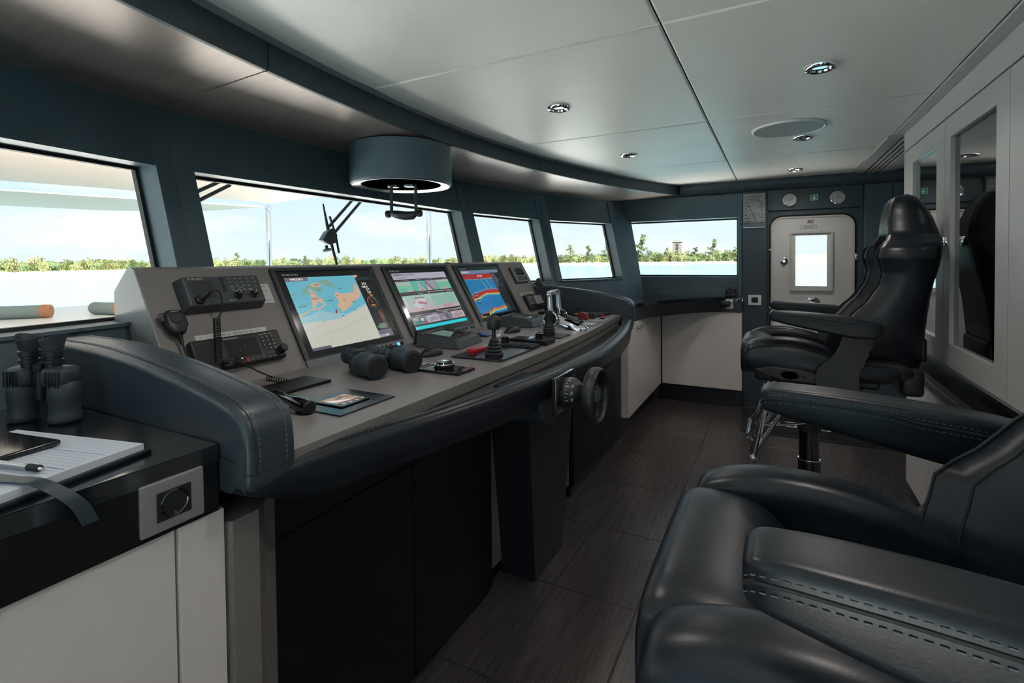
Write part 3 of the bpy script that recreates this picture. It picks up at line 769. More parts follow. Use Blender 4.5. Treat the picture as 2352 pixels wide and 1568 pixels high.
CY = lin(105, 185, 205); LAND = lin(214, 176, 148); SHO = lin(130, 168, 150); BEI = lin(203, 203, 190); PAL = lin(150, 198, 208)
def line(pts, wd):
    out = []
    for a, b in zip(pts, pts[1:]):
        d = V((b[0] - a[0], (b[1] - a[1]) * .7)); d = d.normalized() if d.length else V((1, 0)); n = V((-d.y, d.x / .7)) * wd
        out.append([(a[0] - n.x, a[1] - n.y), (b[0] - n.x, b[1] - n.y), (b[0] + n.x, b[1] + n.y), (a[0] + n.x, a[1] + n.y)])
    return out
m1 = monitor('left console monitor showing a light blue nautical chart with tan islands', 1.553)
land1 = [(0.218, 0.839), (0.247, 0.783), (0.273, 0.711), (0.314, 0.683), (0.31, 0.63), (0.33, 0.584), (0.251, 0.534), (0.212, 0.528), (0.159, 0.528), (0.098, 0.497), (0.041, 0.472), (0.004, 0.441), (0.002, 0.469), (0.026, 0.494), (0.09, 0.512), (0.138, 0.531), (0.162, 0.547), (0.179, 0.587), (0.194, 0.677), (0.201, 0.736), (0.21, 0.795)]
lake = [(0.258, 0.637), (0.312, 0.599), (0.271, 0.565), (0.203, 0.547), (0.177, 0.54), (0.214, 0.584)]
land2 = [(0.487, 0.761), (0.522, 0.764), (0.524, 0.748), (0.566, 0.717), (0.607, 0.724), (0.657, 0.73), (0.712, 0.73), (0.74, 0.82), (0.782, 0.885), (0.795, 0.804), (0.795, 0.693), (0.762, 0.64), (0.697, 0.615), (0.648, 0.578), (0.605, 0.528), (0.537, 0.484), (0.487, 0.463), (0.467, 0.453), (0.485, 0.494), (0.445, 0.54), (0.445, 0.565), (0.48, 0.584), (0.493, 0.63), (0.472, 0.665), (0.472, 0.717)]
cay = [(0.236, 0.873), (0.262, 0.907), (0.317, 0.91), (0.356, 0.894), (0.354, 0.863), (0.312, 0.848), (0.262, 0.857)]
sh1 = [(0.345, 0.938), (0.456, 0.947), (0.515, 0.873), (0.524, 0.835), (0.469, 0.832), (0.4, 0.87), (0.358, 0.907)]
sh2 = [(0.127, 0.804), (0.151, 0.835), (0.197, 0.842), (0.194, 0.795), (0.164, 0.761), (0.12, 0.739)]
sh3 = [(0.004, 0.767), (0.057, 0.801), (0.048, 0.77), (0.015, 0.742)]
sh4 = [(0.186, 0.857), (0.21, 0.885), (0.245, 0.873), (0.358, 0.842), (0.345, 0.801), (0.303, 0.733), (0.293, 0.786), (0.255, 0.811), (0.216, 0.835)]
beige = [(0.003, 0.357), (0.081, 0.37), (0.205, 0.366), (0.336, 0.363), (0.448, 0.376), (0.557, 0.419), (0.651, 0.457), (0.808, 0.525), (0.808, 0.0), (0.0, 0.0), (0, .357)]
pale = [(0, 0.444), (0.1, 0.46), (0.231, 0.522), (0.279, 0.5), (0.362, 0.46), (0.467, 0.435), (0.552, 0.432), (0.662, 0.488), (0.8, 0.545), (0.8, 0.519), (0.651, 0.457), (0.557, 0.419), (0.448, 0.376), (0.336, 0.363), (0.205, 0.366), (0.081, 0.37), (0, 0.357)]
IT = [(rect(0, 0, .81, 1), CY), (pale, PAL), (beige, BEI), (sh1, SHO), (sh2, SHO), (sh3, SHO), (sh4, SHO), (cay, LAND), (land1, LAND), (lake, CY), (land2, LAND)]
IT += [([(.19, .79), (.215, .79), (.24, .755), (.22, .755)], lin(190, 150, 115)), ([(.545, .63), (.56, .655), (.575, .63), (.56, .59)], lin(190, 150, 115)), ([(.86, 1), (.80, 1), (.80, .955), (.83, .955)], LAND)]
for L_ in ([(0.009, 0.252), (0.155, 0.298), (0.288, 0.382), (0.362, 0.46)], [(0.011, 0.146), (0.225, 0.186), (0.452, 0.245), (0.67, 0.314), (0.81, 0.366)], [(0.234, 0.5), (0.231, 0.354), (0.227, 0.149), (0.214, 0.0)]):
    IT += [(q, lin(170, 172, 165)) for q in line(L_, .0016)]
for L_ in ([(0.622, 0.997), (0.522, 0.764), (0.434, 0.543)], [(0, .695), (.19, .70), (.48, .67)], [(.03, .62), (.18, .625)]):
    IT += [(q, lin(95, 140, 160)) for q in line(L_, .0013)]
rs = random.Random(3)
for k in range(34):
    x, y = rs.choice([(rs.uniform(.62, .80), rs.uniform(.78, .99)), (rs.uniform(.52, .80), rs.uniform(.46, .60)), (rs.uniform(.1, .3), rs.uniform(.49, .53)), (rs.uniform(.38, .46), rs.uniform(.5, .57))])
    IT.append((rect(x, y, x + .007, y + .005), lin(60, 120, 175)))
for k in range(22):
    x, y = rs.uniform(.04, .78), rs.uniform(.03, .36)
    IT.append((rect(x, y, x + .012, y + .004), lin(150, 152, 145)))
IT += [([(0.408, 0.5), (0.424, 0.503), (0.410, 0.447), (0.393, 0.447)], lin(170, 15, 25)), ([(.62, .47), (.64, .475), (.645, .468), (.625, .463)], lin(10, 10, 15))]
IT += [(rect(0, .945, .24, 1), lin(120, 105, 125)), (rect(0, 0, .2, .035), lin(90, 90, 105)), (rect(.81, .0, 1, .965), lin(12, 12, 18)), (rect(.81, 0, 1, .115), lin(95, 97, 112)), (rect(.81, .915, 1, .965), lin(40, 46, 55))]
for yy in (.83, .78, .735, .69, .64, .415, .375, .335, .295, .255, .22): IT.append((rect(.815, yy, .995, yy + .004), lin(70, 75, 85)))
for k in range(16): IT.append((rect(.93, .40 - k * .0115, .93 + rs.uniform(.02, .055), .404 - k * .0115), lin(190, 110, 85)))
for k in range(10): IT.append((rect(.83 + rs.uniform(0, .04), .205 - k * .008, .93 + rs.uniform(.0, .06), .208 - k * .008), lin(190, 190, 190)))
gx, gy, gr_ = .905, .548, .062
def arc_(a0, a1, r0, r1, n=12):
    o_ = [(gx + r1 * math.cos(a0 + (a1 - a0) * k / n), gy + r1 * 1.42 * math.sin(a0 + (a1 - a0) * k / n)) for k in range(n + 1)]
    i_ = [(gx + r0 * math.cos(a0 + (a1 - a0) * k / n), gy + r0 * 1.42 * math.sin(a0 + (a1 - a0) * k / n)) for k in range(n, -1, -1)]
    return o_ + i_
IT += [(arc_(0, 1.999 * PI, .058, .066, 32), lin(75, 78, 85)), (arc_(PI * .55, PI * 1.0, .057, .067), lin(200, 60, 60)), (arc_(PI * .1, PI * .45, .057, .067), lin(70, 170, 80)), ([(gx - .004, gy), (gx - .02, gy + .075), (gx + .004, gy)], lin(220, 120, 60)), ([(.826, .16), (.84, .19), (.855, .165), (.872, .155), (.85, .15)], lin(40, 190, 50))]
for x, y, n_ in ((.20, .675, .07), (.03, .585, .085), (.355, .635, .075), (.545, .80, .05), (.45, .395, .03), (.28, .875, .06), (.30, .80, .03), (.48, .70, .03), (.65, .58, .03)): IT.append((rect(x, y, x + n_, y + .011), lin(90, 95, 90)))
s1 = printed('screen', m1, [(scr(p), c) for p, c in IT], 'screen_print', z=.0067)
mat('glow_white', (.8, .8, .45), .5, emit=((.9, .9, .9), .22)); mat('glow_orange', (.8, .4, .05), .5, emit=((.9, .5, .08), .22)); mat('glow_dark', (.05, .06, .07), .6)
def st(par, tx, x, y, size, m='glow_white', sx=1.1, al='LEFT'):
    q = scr([(x, y)])[0]; text(tx, par, q[0], q[1], size, m, .0070, al, sx=sx)
for tx, x, y, s in (('27.5', .865, .838, .0155), ('198.0', .845, .788, .0155), ('0.7', .895, .742, .0155), ('5.8', .895, .697, .0155)): st(s1, tx, x, y, s)
st(s1, '4.6', .905, .652, .0155, 'glow_orange'); st(s1, 'P10', .877, .488, .013, 'glow_orange'); st(s1, '0.25 NM', .815, .012, .0145)
st(s1, 'TIMEZERO', .05, .958, .0125)

m2 = monitor('middle console monitor showing a grid of camera pictures', 2.176)
W2 = lin(178, 172, 190); IT = [(rect(0, 0, 1, 1), lin(30, 22, 28)), (rect(0, .885, 1, 1), W2), (rect(.02, .955, .16, .985), lin(120, 118, 135)), (rect(.17, .95, .4, .99), lin(150, 148, 165)), (rect(.02, .90, .22, .93), lin(160, 155, 172))]
GRN = lin(110, 180, 150); PNK = lin(190, 165, 172)
def blobs(x0, y0, x1, y1, base, cols, n, seed):
    q = [(rect(x0, y0, x1, y1), base)]; r_ = random.Random(seed)
    nx_ = 7; ny_ = 5
    for a in range(n):
        cx, cy = r_.uniform(x0, x1), r_.uniform(y0, y1); w_, h_ = r_.uniform(.03, .12) * (x1 - x0) * 2, r_.uniform(.03, .12) * (y1 - y0) * 2
        k = r_.randint(4, 7); ph = r_.uniform(0, 6)
        P = [(min(x1, max(x0, cx + w_ * math.cos(ph + 2 * PI * i / k))), min(y1, max(y0, cy + h_ * math.sin(ph + 2 * PI * i / k)))) for i in range(k)]
        q.append((P, r_.choice(cols)))
    return q
IT += [(rect(.0, .655, .26, .845), lin(120, 190, 160)), (rect(.0, .77, .26, .845), lin(165, 185, 175)), (rect(.03, .66, .15, .72), lin(95, 185, 150)), ([(.15, .655), (.24, .655), (.23, .69), (.17, .69)], PNK)]
IT += [(rect(.265, .655, .5, .845), lin(85, 180, 165)), ([(.36, .655), (.47, .655), (.40, .845), (.385, .845)], PNK), ([(.41, .845), (.50, .70), (.5, .655), (.48, .655)], lin(40, 150, 130)), ([(.40, .655), (.425, .655), (.405, .83)], lin(140, 120, 135))]
IT += [(rect(.505, .655, .735, .845), lin(150, 150, 165)), ([(.52, .655), (.60, .655), (.53, .845)], PNK), ([(.52, .80), (.60, .655), (.64, .655), (.53, .845)], lin(90, 90, 110)), ([(.64, .655), (.735, .655), (.735, .70)], lin(70, 170, 140))]
IT += [(rect(.74, .655, 1, .845), lin(110, 185, 155)), ([(.80, .655), (.93, .655), (.90, .70), (.82, .70)], PNK), (rect(.74, .80, 1, .845), lin(170, 185, 178))]
IT += [(rect(0, .30, .5, .59), lin(165, 175, 178)), (rect(0, .50, .5, .59), lin(150, 190, 180)), ([(0, .30), (.5, .30), (.42, .40), (.10, .38)], lin(185, 160, 170)), ([(.12, .42), (.24, .34), (.34, .40), (.22, .48)], lin(190, 190, 205)), ([(.20, .46), (.38, .44), (.40, .52), (.24, .53)], lin(205, 190, 195)), ([(.22, .44), (.36, .40), (.40, .44), (.26, .48)], lin(165, 115, 115)), (rect(.20, .525, .38, .545), lin(120, 90, 95)), ([(.14, .44), (.17, .44), (.16, .48)], lin(110, 150, 165)), ([(.38, .46), (.41, .46), (.40, .50)], lin(110, 160, 165)), ([(.0, .33), (.06, .45), (.05, .57), (.0, .55)], lin(195, 195, 200)), ([(.2, .33), (.3, .345), (.27, .36)], lin(120, 105, 110))]
IT += [(rect(.51, .30, 1, .59), lin(135, 180, 168)), ([(.51, .30), (.51, .34), (.60, .345), (.62, .37), (.72, .38), (.78, .385), (.9, .36), (1, .38), (1, .30)], PNK), ([(.64, .32), (.86, .32), (.86, .37), (.66, .365)], lin(170, 145, 150)), (rect(.51, .54, .8, .59), lin(145, 188, 176))]
IT += [(rect(0, .085, .245, .215), lin(120, 135, 140)), ([(.03, .085), (.15, .085), (.12, .14), (.03, .15)], lin(60, 120, 120)), ([(.10, .13), (.20, .10), (.22, .19), (.14, .21)], lin(70, 75, 80)), ([(.14, .14), (.19, .13), (.2, .18), (.15, .19)], lin(195, 200, 195)), (rect(.205, .09, .235, .135), lin(190, 30, 140)), ([(.02, .16), (.09, .15), (.08, .2), (.03, .2)], lin(150, 165, 165))]
IT += [(rect(.25, .085, .49, .215), lin(175, 168, 185)), ([(.28, .15), (.35, .18), (.44, .17), (.48, .14), (.42, .12), (.33, .11)], lin(145, 135, 150)), (rect(.30, .10, .32, .115), lin(80, 70, 85))]
IT += [(rect(.495, .085, .735, .215), lin(130, 125, 140)), ([(.52, .09), (.60, .09), (.55, .20)], lin(165, 155, 170)), ([(.62, .10), (.70, .10), (.66, .20), (.60, .20)], lin(95, 88, 105)), ([(.53, .09), (.54, .09), (.57, .2), (.56, .2)], lin(70, 62, 78))]
IT += [(rect(.74, .085, 1, .215), lin(195, 175, 180))]
for L_ in ([(.76, .09), (.95, .21)], [(.80, .21), (.90, .09)], [(.75, .16), (.97, .13)], [(.83, .10), (.97, .18)], [(.78, .13), (.88, .20), (.96, .15), (.88, .10), (.79, .13)]): IT += [(q, lin(110, 95, 105)) for q in line(L_, .003)]
IT += [(rect(.497, .255, .505, .64), lin(220, 210, 200)), (rect(.505, .625, 1, .632), lin(220, 210, 200)), (rect(.505, .258, 1, .265), lin(220, 210, 200)), (rect(.985, .26, .992, .63), lin(220, 210, 200)), (rect(0, .235, 1, .243), lin(150, 140, 160)), (rect(0, .628, .497, .634), lin(120, 115, 130)), (rect(0, .858, 1, .864), lin(110, 105, 120)), (rect(0, 0, 1, .055), lin(0, 205, 212)), (rect(.005, .006, .02, .05), lin(190, 240, 240))]
for x in (.16, .38, .62, .90): IT.append((rect(x, .867, x + .07, .873), lin(190, 180, 190)))
for x, y in ((.3, .607), (.86, .607), (.08, .224), (.38, .224), (.6, .224)): IT.append((rect(x, y, x + .09, y + .007), lin(200, 190, 195)))
printed('screen', m2, [(scr(p), c) for p, c in IT], 'screen_print', z=.0067)

m3 = monitor('right console monitor showing a blue sonar screen with red bands', 2.799)
BLU = lin(15, 115, 170); IT = [(rect(0, 0, 1, 1), lin(10, 16, 24)), (rect(0, 0.03, .75, .93), BLU), (rect(0, .93, 1, 1), lin(115, 125, 145)), (rect(.02, .94, .2, .98), lin(180, 180, 195)), (rect(.40, .945, .48, .985), lin(60, 150, 185)), (rect(.75, .0, 1, .93), lin(10, 15, 24))]
r_ = random.Random(5); RED = lin(165, 38, 42); YE = lin(215, 190, 70); TE = lin(80, 180, 170); OR = lin(215, 115, 45)
N_ = 110
for k in range(N_):
    x0, x1 = .75 * k / N_, .75 * (k + 1) / N_; u = k / N_
    b = .80 + r_.uniform(-.012, .016)
    IT.append((rect(x0, b, x1, .915), RED))
    if r_.random() < .5: IT.append((rect(x0, b - .012, x1, b), YE if r_.random() < .5 else TE))
    top = .455 + .06 * math.sin(u * 2.6) + .055 * u + r_.uniform(-.010, .010); th = .075 + .012 * math.sin(u * 9)
    IT.append((rect(x0, top, x1, top + .01), lin(120, 160, 190)))
    IT.append((rect(x0, top - th - r_.uniform(0, .02), x1, top), RED))
    a = top - th - r_.uniform(0, .01); c = a - r_.uniform(.02, .035); d = c - r_.uniform(.005, .028)
    IT.append((rect(x0, c, x1, a), YE if r_.random() < .75 else OR)); IT.append((rect(x0, d, x1, c), TE))
    h = .055 + .12 * u - .0 + .035 * math.exp(-((u - .52) / .09) ** 2) + r_.uniform(-.012, .012)
    IT.append((rect(x0, h - r_.uniform(.03, .05), x1, h), OR if r_.random() < .7 else RED)); IT.append((rect(x0, h - r_.uniform(.06, .09), x1, h - .04), YE if r_.random() < .6 else TE))
for cx, dx in ((.40, .10), (.52, .09)):
    for k in range(60):
        v = r_.random(); x = cx + dx * v * .8 + r_.uniform(-.012, .012); y = .80 - v * .24
        IT.append((rect(x, y, x + .006, y + .012), r_.choice([YE, TE, OR, TE])))
for k in range(8): IT.append((rect(.09 - .02 * (k % 2), .50 - k * .032, .13, .52 - k * .032), lin(140, 140, 150) if 0 else (lin(20, 22, 26) if k % 2 else lin(170, 170, 170))))
IT = [q for q in IT]
for k in range(26):
    y = .90 - k * .0125; IT.append((rect(.76, y, .76 + r_.uniform(.05, .16), y + .004), lin(130, 132, 140)))
for k in range(8):
    y = .19 - k * .02; IT.append((rect(.77, y, .77 + r_.uniform(.02, .1), y + .004), lin(130, 132, 140)))
IT += [(rect(.84, .60, .95, .67), lin(40, 48, 60)), (rect(.01, 0, .2, .06), lin(10, 14, 24)), ] + [(rect(.37 + k * .035, .845, .385 + k * .035, .885), lin(225, 225, 225)) for k in range(4)]
s3 = printed('screen', m3, [(scr(p), c) for p, c in IT], 'screen_print', z=.0067)
st(s3, '14.5', .015, .008, .013); 

# =================================================================== RADIOS AND PANEL ITEMS
def keyrow(par, x0, y0, nx, ny, dx, dy, w_, h_, m, z0, z1, name='button'):
    for a in range(nx):
        for b in range(ny): obj(name, bx((x0 + a * dx, y0 - b * dy, z0), (x0 + a * dx + w_, y0 - b * dy + h_, z1), .001, 1), m, par)
# crew intercom
ic = thing('intercom_unit', 'slate grey talkback intercom with slotted speaker high on the left of the console', 'intercom', PANEL(1.052, .322))
o = obj('housing', hexa(nb(), [(-.140, -.062, 0), (.140, -.062, 0), (.140, .06, 0), (-.140, .06, 0), (-.131, -.052, .042), (.135, -.052, .042), (.135, .056, .042), (-.131, .056, .042)]), 'grey_plastic', ic, smooth=False)
d = o.modifiers.new('bevel', 'BEVEL'); d.width = .006; d.segments = 3
for k in range(15): obj('speaker_slot', bx((-.115, .036 - k * .0044, .0415), (-.038, .0378 - k * .0044, .0424)), 'rubber', ic)
text('FURUNO', ic, -.115, .0435, .0085, 'ink_white', .0425, sx=1.5)
for k in range(4):
    bm = nb(); lathe(bm, [(.0058, .0415), (.0058, .0436), (0, .0436)], 16, T(-.004, .043 - k * .0145, 0)); b_ = obj('button', bm, 'black_plastic', ic)
    if k < 2:
        for q in range(4): text(('ALL', 'FWD', 'AFT', 'BOTH')[q] if k == 0 else 'IC %d' % (q + 1), ic, .020 + q * .021, .0405 - k * .0145, .0052, 'ink_white', .0425)
GY_ = (.42, .43, .44)
printed('key_legend', ic, [(rect(.020 + q * .021, .0115 - k * .0145, .031 + q * .021, .0142 - k * .0145), GY_) for q in range(4) for k in range(2)] + [(rect(.110, .042 - k * .017, .120, .0445 - k * .017), GY_) for k in range(3)] + [(rect(.014 + q * .035, .0048, .034 + q * .03, .0064), GY_) for q in range(2)] + [(rect(.03, -.0085, .045, -.006), GY_), (rect(.088, -.0065, .1, -.004), GY_)], 'ink_print', z=.0425)
text('PWR OFF', ic, .0, -.043, .0055, 'ink_white', .0425)
for x in (.036, .094):
    bm = nb(); lathe(bm, [(.014, .042), (.014, .046), (.0105, .048), (.0095, .062), (.006, .064), (0, .064)], 20, T(x, -.024, 0)); kn = obj('knob', bm, 'black_gloss', ic)
    obj('pointer', bx((x - .001, -.024, .063), (x + .001, -.015, .0648)), 'ink_white', kn)
bm = nb(); cyl(bm, (-.098, -.032, .040), (-.098, -.032, .052), .015, 22, bev=.002); tube(bm, [(-.098, -.032, .05), (-.090, -.028, .068), (-.082, -.023, .080)], [.011, .0105, .008], 14); obj('plug', bm, 'black_plastic', ic)
pc = thing('channel_label', 'white paper label listing four intercom stations beside the grey intercom', 'label', PANEL(1.2195, .319))
obj('card', bx((-.034, -.041, 0), (.031, .040, .0008)), 'label_white', pc)
for k, tx in enumerate(('1 - CREW MESS', '2 - LAZARETTE', '3 - GUEST', '4 - ENGINE ROOM')): text(tx, pc, -.0255, .026 - k * .0195, .0078, 'ink', .001, sx=.82)

# VHF radio
def vhf(label, Yc, sc, scale=1, w2=.155, h2=.054, dark=True):
    v = thing('marine_radio', label, 'radio', PANEL(Yc, sc) @ Matrix.Scale(scale, 4))
    o = obj('housing', bx((-w2, -h2, 0), (w2, h2, .026), .007, 3), 'black_plastic', v)
    for k in range(6): obj('speaker_slot', bx((-.140, .034 - k * .0105, .0255), (-.072, .036 - k * .0105, .0264)), 'rubber' if dark else 'label_white', v)
    obj('display', bx((-.052, -.026, .0255), (.062, .036, .0268)), 'screen_black' if dark else 'lens_grey', v)
    obj('brow', bx((-.054, -.028, .0255), (-.0525, .038, .0272)), 'grey_plastic', v); obj('brow', bx((.0625, -.028, .0255), (.064, .038, .0272)), 'grey_plastic', v)
    text('FURUNO', v, -.05, .0405, .0080, 'ink_white', .0265, sx=1.5)
    for r in range(4):
        for c in range(3):
            b_ = obj('key', bx((.076 + c * .0185, .024 - r * .0145, .0255), (.090 + c * .0185, .035 - r * .0145, .028), .001, 1), 'black_plastic', v)
            text('123456789*0#'[r * 3 + c], b_, .083 + c * .0185, .0262 - r * .0145, .0082, 'ink_white', .0281, 'CENTER')
    printed('key_legend', v, [(rect(.076 + c * .0185, .0405, .088 + c * .0185, .043), (.4, .4, .4)) for c in range(3)], 'ink_print', z=.0264)
    for r in range(2):
        for c in range(2): obj('key', bx((.078 + c * .02, -.036 - r * .012, .0255), (.093 + c * .02, -.028 - r * .012, .028), .001, 1), 'grey_plastic', v)
    for c in range(3): obj('key', bx((.018 + c * .019, -.046, .0255), (.033 + c * .019, -.036, .028), .001, 1), 'grey_plastic', v)
    for x, r in ((-.075, .012), (-.030, .012)):
        bm = nb(); lathe(bm, [(r, .026), (r, .030), (r * .8, .032), (r * .75, .044), (0, .045)], 20, T(x, -.040, 0)); obj('knob', bm, 'black_gloss', v)
    bm = nb(); lathe(bm, [(.0145, .026), (.0145, .046), (.012, .049), (0, .049)], 24, T(.139, -.026, 0)); obj('tuning_knob', bm, 'black_plastic', v)
    obj('distress_cover', bx((.0, -.050, .0255), (.015, -.034, .029), .001, 1), 'dark_red', v)
    return v
v1 = vhf('black radio telephone with dark screen and keypad low on the left of the console', 1.043, .106)
mat('glow_faint', (.012, .012, .016), .5, emit=((.10, .10, .13), .004)); text('16', v1, .005, -.012, .04, 'glow_faint', .0270, 'CENTER')
ml = thing('id_label', 'long white strip label with the ship numbers above the black radio', 'label', PANEL(1.049, .1755))
obj('card', bx((-.124, -.0095, 0), (.125, .0095, .0008)), 'label_white', ml)
text('V', ml, -.112, -.0048, .0135, 'ink', .001, sx=.75); text('MMSI 538071227 - IMO 9827530 - O.N. 71227', ml, -.069, -.0048, .0135, 'ink', .001, sx=.66)
v2 = vhf('small radio with lit display and white speaker bars at the right end of the console', 3.38, .092, 1.10, dark=False)
obj('name_strip', bx((-.16, .058, 0), (.02, .075, .001)), 'label_white', v2); printed('print', v2, [(rect(-.145 + k * .018, .062, -.133 + k * .018, .071), (.05, .05, .05)) for k in range(8)], 'ink_print', z=.0013)
rp = thing('pilot_display', 'small silver edged instrument display with keys near the top right of the panel', 'display', PANEL(3.312, .319))
obj('housing', bx((-.085, -.062, 0), (.095, .066, .022), .010, 3), 'bezel_grey', rp); obj('back_rim', bx((-.098, -.066, 0), (.098, .068, .010), .008, 3), 'rubber', rp)
obj('display', bx((-.055, -.006, .0215), (.07, .052, .0235), .002), 'screen_black', rp)
for r in range(2):
    for c in range(3): obj('key', bx((-.055 + c * .03, -.030 - r * .020, .0215), (-.035 + c * .03, -.017 - r * .020, .025), .003), 'black_plastic', rp)
bm = nb(); cyl(bm, (.058, -.034, .021), (.058, -.034, .026), .017, 22, bev=.002); obj('dial_key', bm, 'black_plastic', rp)

# hand microphones
def microphone(label, M, scale=1):
    m = thing('hand_microphone', label, 'microphone', M @ Matrix.Scale(scale, 4))
    rings = []
    for z, s in ((0, .80), (.004, .94), (.010, 1), (.022, 1), (.028, .95), (.031, .80)):
        rings.append([(q[0] * s, q[1] * s, z) for q in [(p[0] * .031 + (.0), p[1]) for p in [(math.copysign(abs(math.cos(a)) ** .55, math.cos(a)) * (1.0 if math.sin(a) > -.3 else .82), math.copysign(abs(math.sin(a)) ** .6, math.sin(a)) * .042) for a in [2 * PI * k / 32 for k in range(32)]]]])
    obj('body', loft(nb(), rings), 'black_plastic', m, ang=50)
    bm = nb(); lathe(bm, [(.021, .0312), (.022, .0325), (.019, .0330), (0, .0325)], 28, T(0, .010, 0) @ Matrix.Diagonal((1, .85, 1, 1))); g_ = obj('speaker_face', bm, 'rubber', m)
    for k in range(7): obj('speaker_slot', bx((-.014, .0 + k * .0032, .0328), (.014, .0012 + k * .0032, .0334)), 'grey_plastic', m)
    obj('talk_key', bx((-.039, .005, .008), (-.028, .036, .024), .004, 3), 'grey_plastic', m)
    text('FURUNO', m, -.012, .0305, .0055, 'ink_white', .0322, sx=1.1)
    bm = nb()
    for k in range(5): cyl(bm, (0, -.042 - k * .006, .015), (0, -.0465 - k * .006, .015), .0085 - k * .0008, 14, bev=.001)
    cyl(bm, (0, -.04, .015), (0, -.074, .015), .005, 10); obj('strain_relief', bm, 'black_plastic', m)
    return m
microphone('black hand microphone hanging at the left end of the console panel', PANEL(.872, .229, .004) @ T(0, 0, 0), 1.0)
mc2 = microphone('black hand microphone on its hook by the right end bolster', PANEL(3.545, .215, .01) @ Matrix.Rotation(.4, 4, 'Z'), 1.25)
bm = nb(); pA = [PANEL(.872, .155, .02) @ V((0, 0, 0)), PANEL(.874, .10, .02) @ V((0, 0, 0)), PANEL(.88, .02, .035) @ V((0, 0, 0))]
tube(bm, cr_spline(pA, 8), .0028, 8); tag(obj('microphone_cord', bm, 'rubber'), 'thin black cord dropping from the left hand microphone', 'cord')
# coiled cord of the intercom
bm = nb(); P0 = PANEL(.970, .299, .08) @ V((0, 0, 0))
lead = [P0, PANEL(.985, .30, .088) @ V((0, 0, 0)), PANEL(.995, .285, .09) @ V((0, 0, 0)), PANEL(.994, .24, .075) @ V((0, 0, 0)), PANEL(.987, .222, .066) @ V((0, 0, 0)), PANEL(.981, .214, .062) @ V((0, 0, 0))]
tube(bm, cr_spline(lead, 6), .0028, 8)
a0, a1 = PANEL(.976, .214, .058) @ V((0, 0, 0)), PANEL(.922, .055, .075) @ V((0, 0, 0)); dd = (a1 - a0); ax = dd.normalized().orthogonal().normalized(); ay = dd.normalized().cross(ax)
coil = [a0 + dd * (k / 420) + ax * (.0092 * math.cos(2 * PI * k / 17)) + ay * (.0092 * math.sin(2 * PI * k / 17)) for k in range(421)]
tube(bm, coil, .0017, 6); tag(obj('coiled_cord', bm, 'rubber'), 'coiled black cord running from the grey intercom down past the radio', 'cord')
bm = nb(); P = [PANEL(.965, .062, .05) @ V((0, 0, 0)), PANEL(.985, .06, .06) @ V((0, 0, 0)), V((-1.46, 1.03, 1.0)), V((-1.42, 1.045, .985))]
tube(bm, cr_spline(P, 6), .0026, 8)
a0, a1 = V((-1.43, 1.03, .985)), V((-1.385, 1.065, .972)); dd = (a1 - a0); ax = dd.normalized().orthogonal().normalized(); ay = dd.normalized().cross(ax)
tube(bm, [a0 + dd * (k / 112) + ax * (.0085 * math.cos(2 * PI * k / 14)) + ay * (.0085 * math.sin(2 * PI * k / 14)) for k in range(113)], .0017, 6)
tag(obj('coiled_cord', bm, 'rubber'), 'short coiled black cord lying behind the left bolster under the radio', 'cord')
bm = nb(); P = [PANEL(3.56, .15, .02) @ V((0, 0, 0)), PANEL(3.58, .08, .05) @ V((0, 0, 0)), V((-1.45, 3.42, .975)), V((-1.40, 3.30, .968))]
tube(bm, cr_spline([tuple(p) for p in P], 8), .003, 8); tag(obj('microphone_cord', bm, 'rubber'), 'thin black cord below the right hand microphone', 'cord')

# =================================================================== DESK ITEMS  (local x = right along desk, y = forward, z = up)
# black key strip panel
kp = thing('alarm_panel', 'thin dark touch panel with faint red rows beside the left bolster', 'control panel', DESK(-1.34, 1.066))
obj('plate', bx((-.088, -.062, 0), (.088, .062, .010), .003), 'panel_black', kp)
printed('red_rows', kp, [(rect(-.07 + k * .012, -.035 + r * .035, -.064 + k * .012, -.031 + r * .035), lin(110, 35, 35)) for k in range(12) for r in range(3)], 'ink_print', z=.0103)
# stainless display plate
dp = thing('control_display', 'brushed square steel plate with small tilted colour display and four keys', 'control panel', DESK(-1.063, 1.003))
obj('plate', bx((-.103, -.095, 0), (.103, .097, .004), .0015), 'dark_chrome', dp)
obj('display_bezel', bx((-.055, -.050, .004), (.048, .052, .008), .004), 'black_gloss', dp)
sd = printed('screen', dp, [(rect(-.043, -.018, .040, .044), lin(175, 140, 115)), ([(-.043, .0), (.0, -.018), (.02, -.018), (-.043, .03)], lin(225, 215, 205)), ([(-.01, .044), (.01, .044), (.04, .01), (.04, -.002)], lin(120, 85, 70)), ([(-.02, .01), (.02, .02), (.015, .028), (-.015, .02)], lin(90, 80, 80))], 'screen_print', z=.0083)
for k in range(4):
    bm = nb(); lathe(bm, [(.006, .008), (.006, .0098), (.004, .0106), (0, .0106)], 14, T(-.034 + k * .0225, -.036, 0)); obj('button', bm, 'white_plastic', dp)
# telephone style handset by the bolster
hs = thing('handset', 'black telephone handset lying along the left end bolster', 'handset', DESK(-1.19, .895))
bm = nb(); tube(bm, [(.045, .15, .012), (.035, .11, .017), (.005, .02, .030), (-.008, -.06, .026), (-.012, -.10, .020), (-.0125, -.128, .017)], [.012, .016, .013, .014, .020, .017], 14); obj('grip', bm, 'black_gloss', hs)
bm = nb(); cyl(bm, (-.0125, -.126, .018), (-.0135, -.138, .018), .0175, 18, bev=.003); obj('mouthpiece', bm, 'rubber', hs)
bm = nb(); cyl(bm, (-.012, -.10, .0), (-.012, -.10, .012), .015, 16); obj('rest', bm, 'black_plastic', hs)
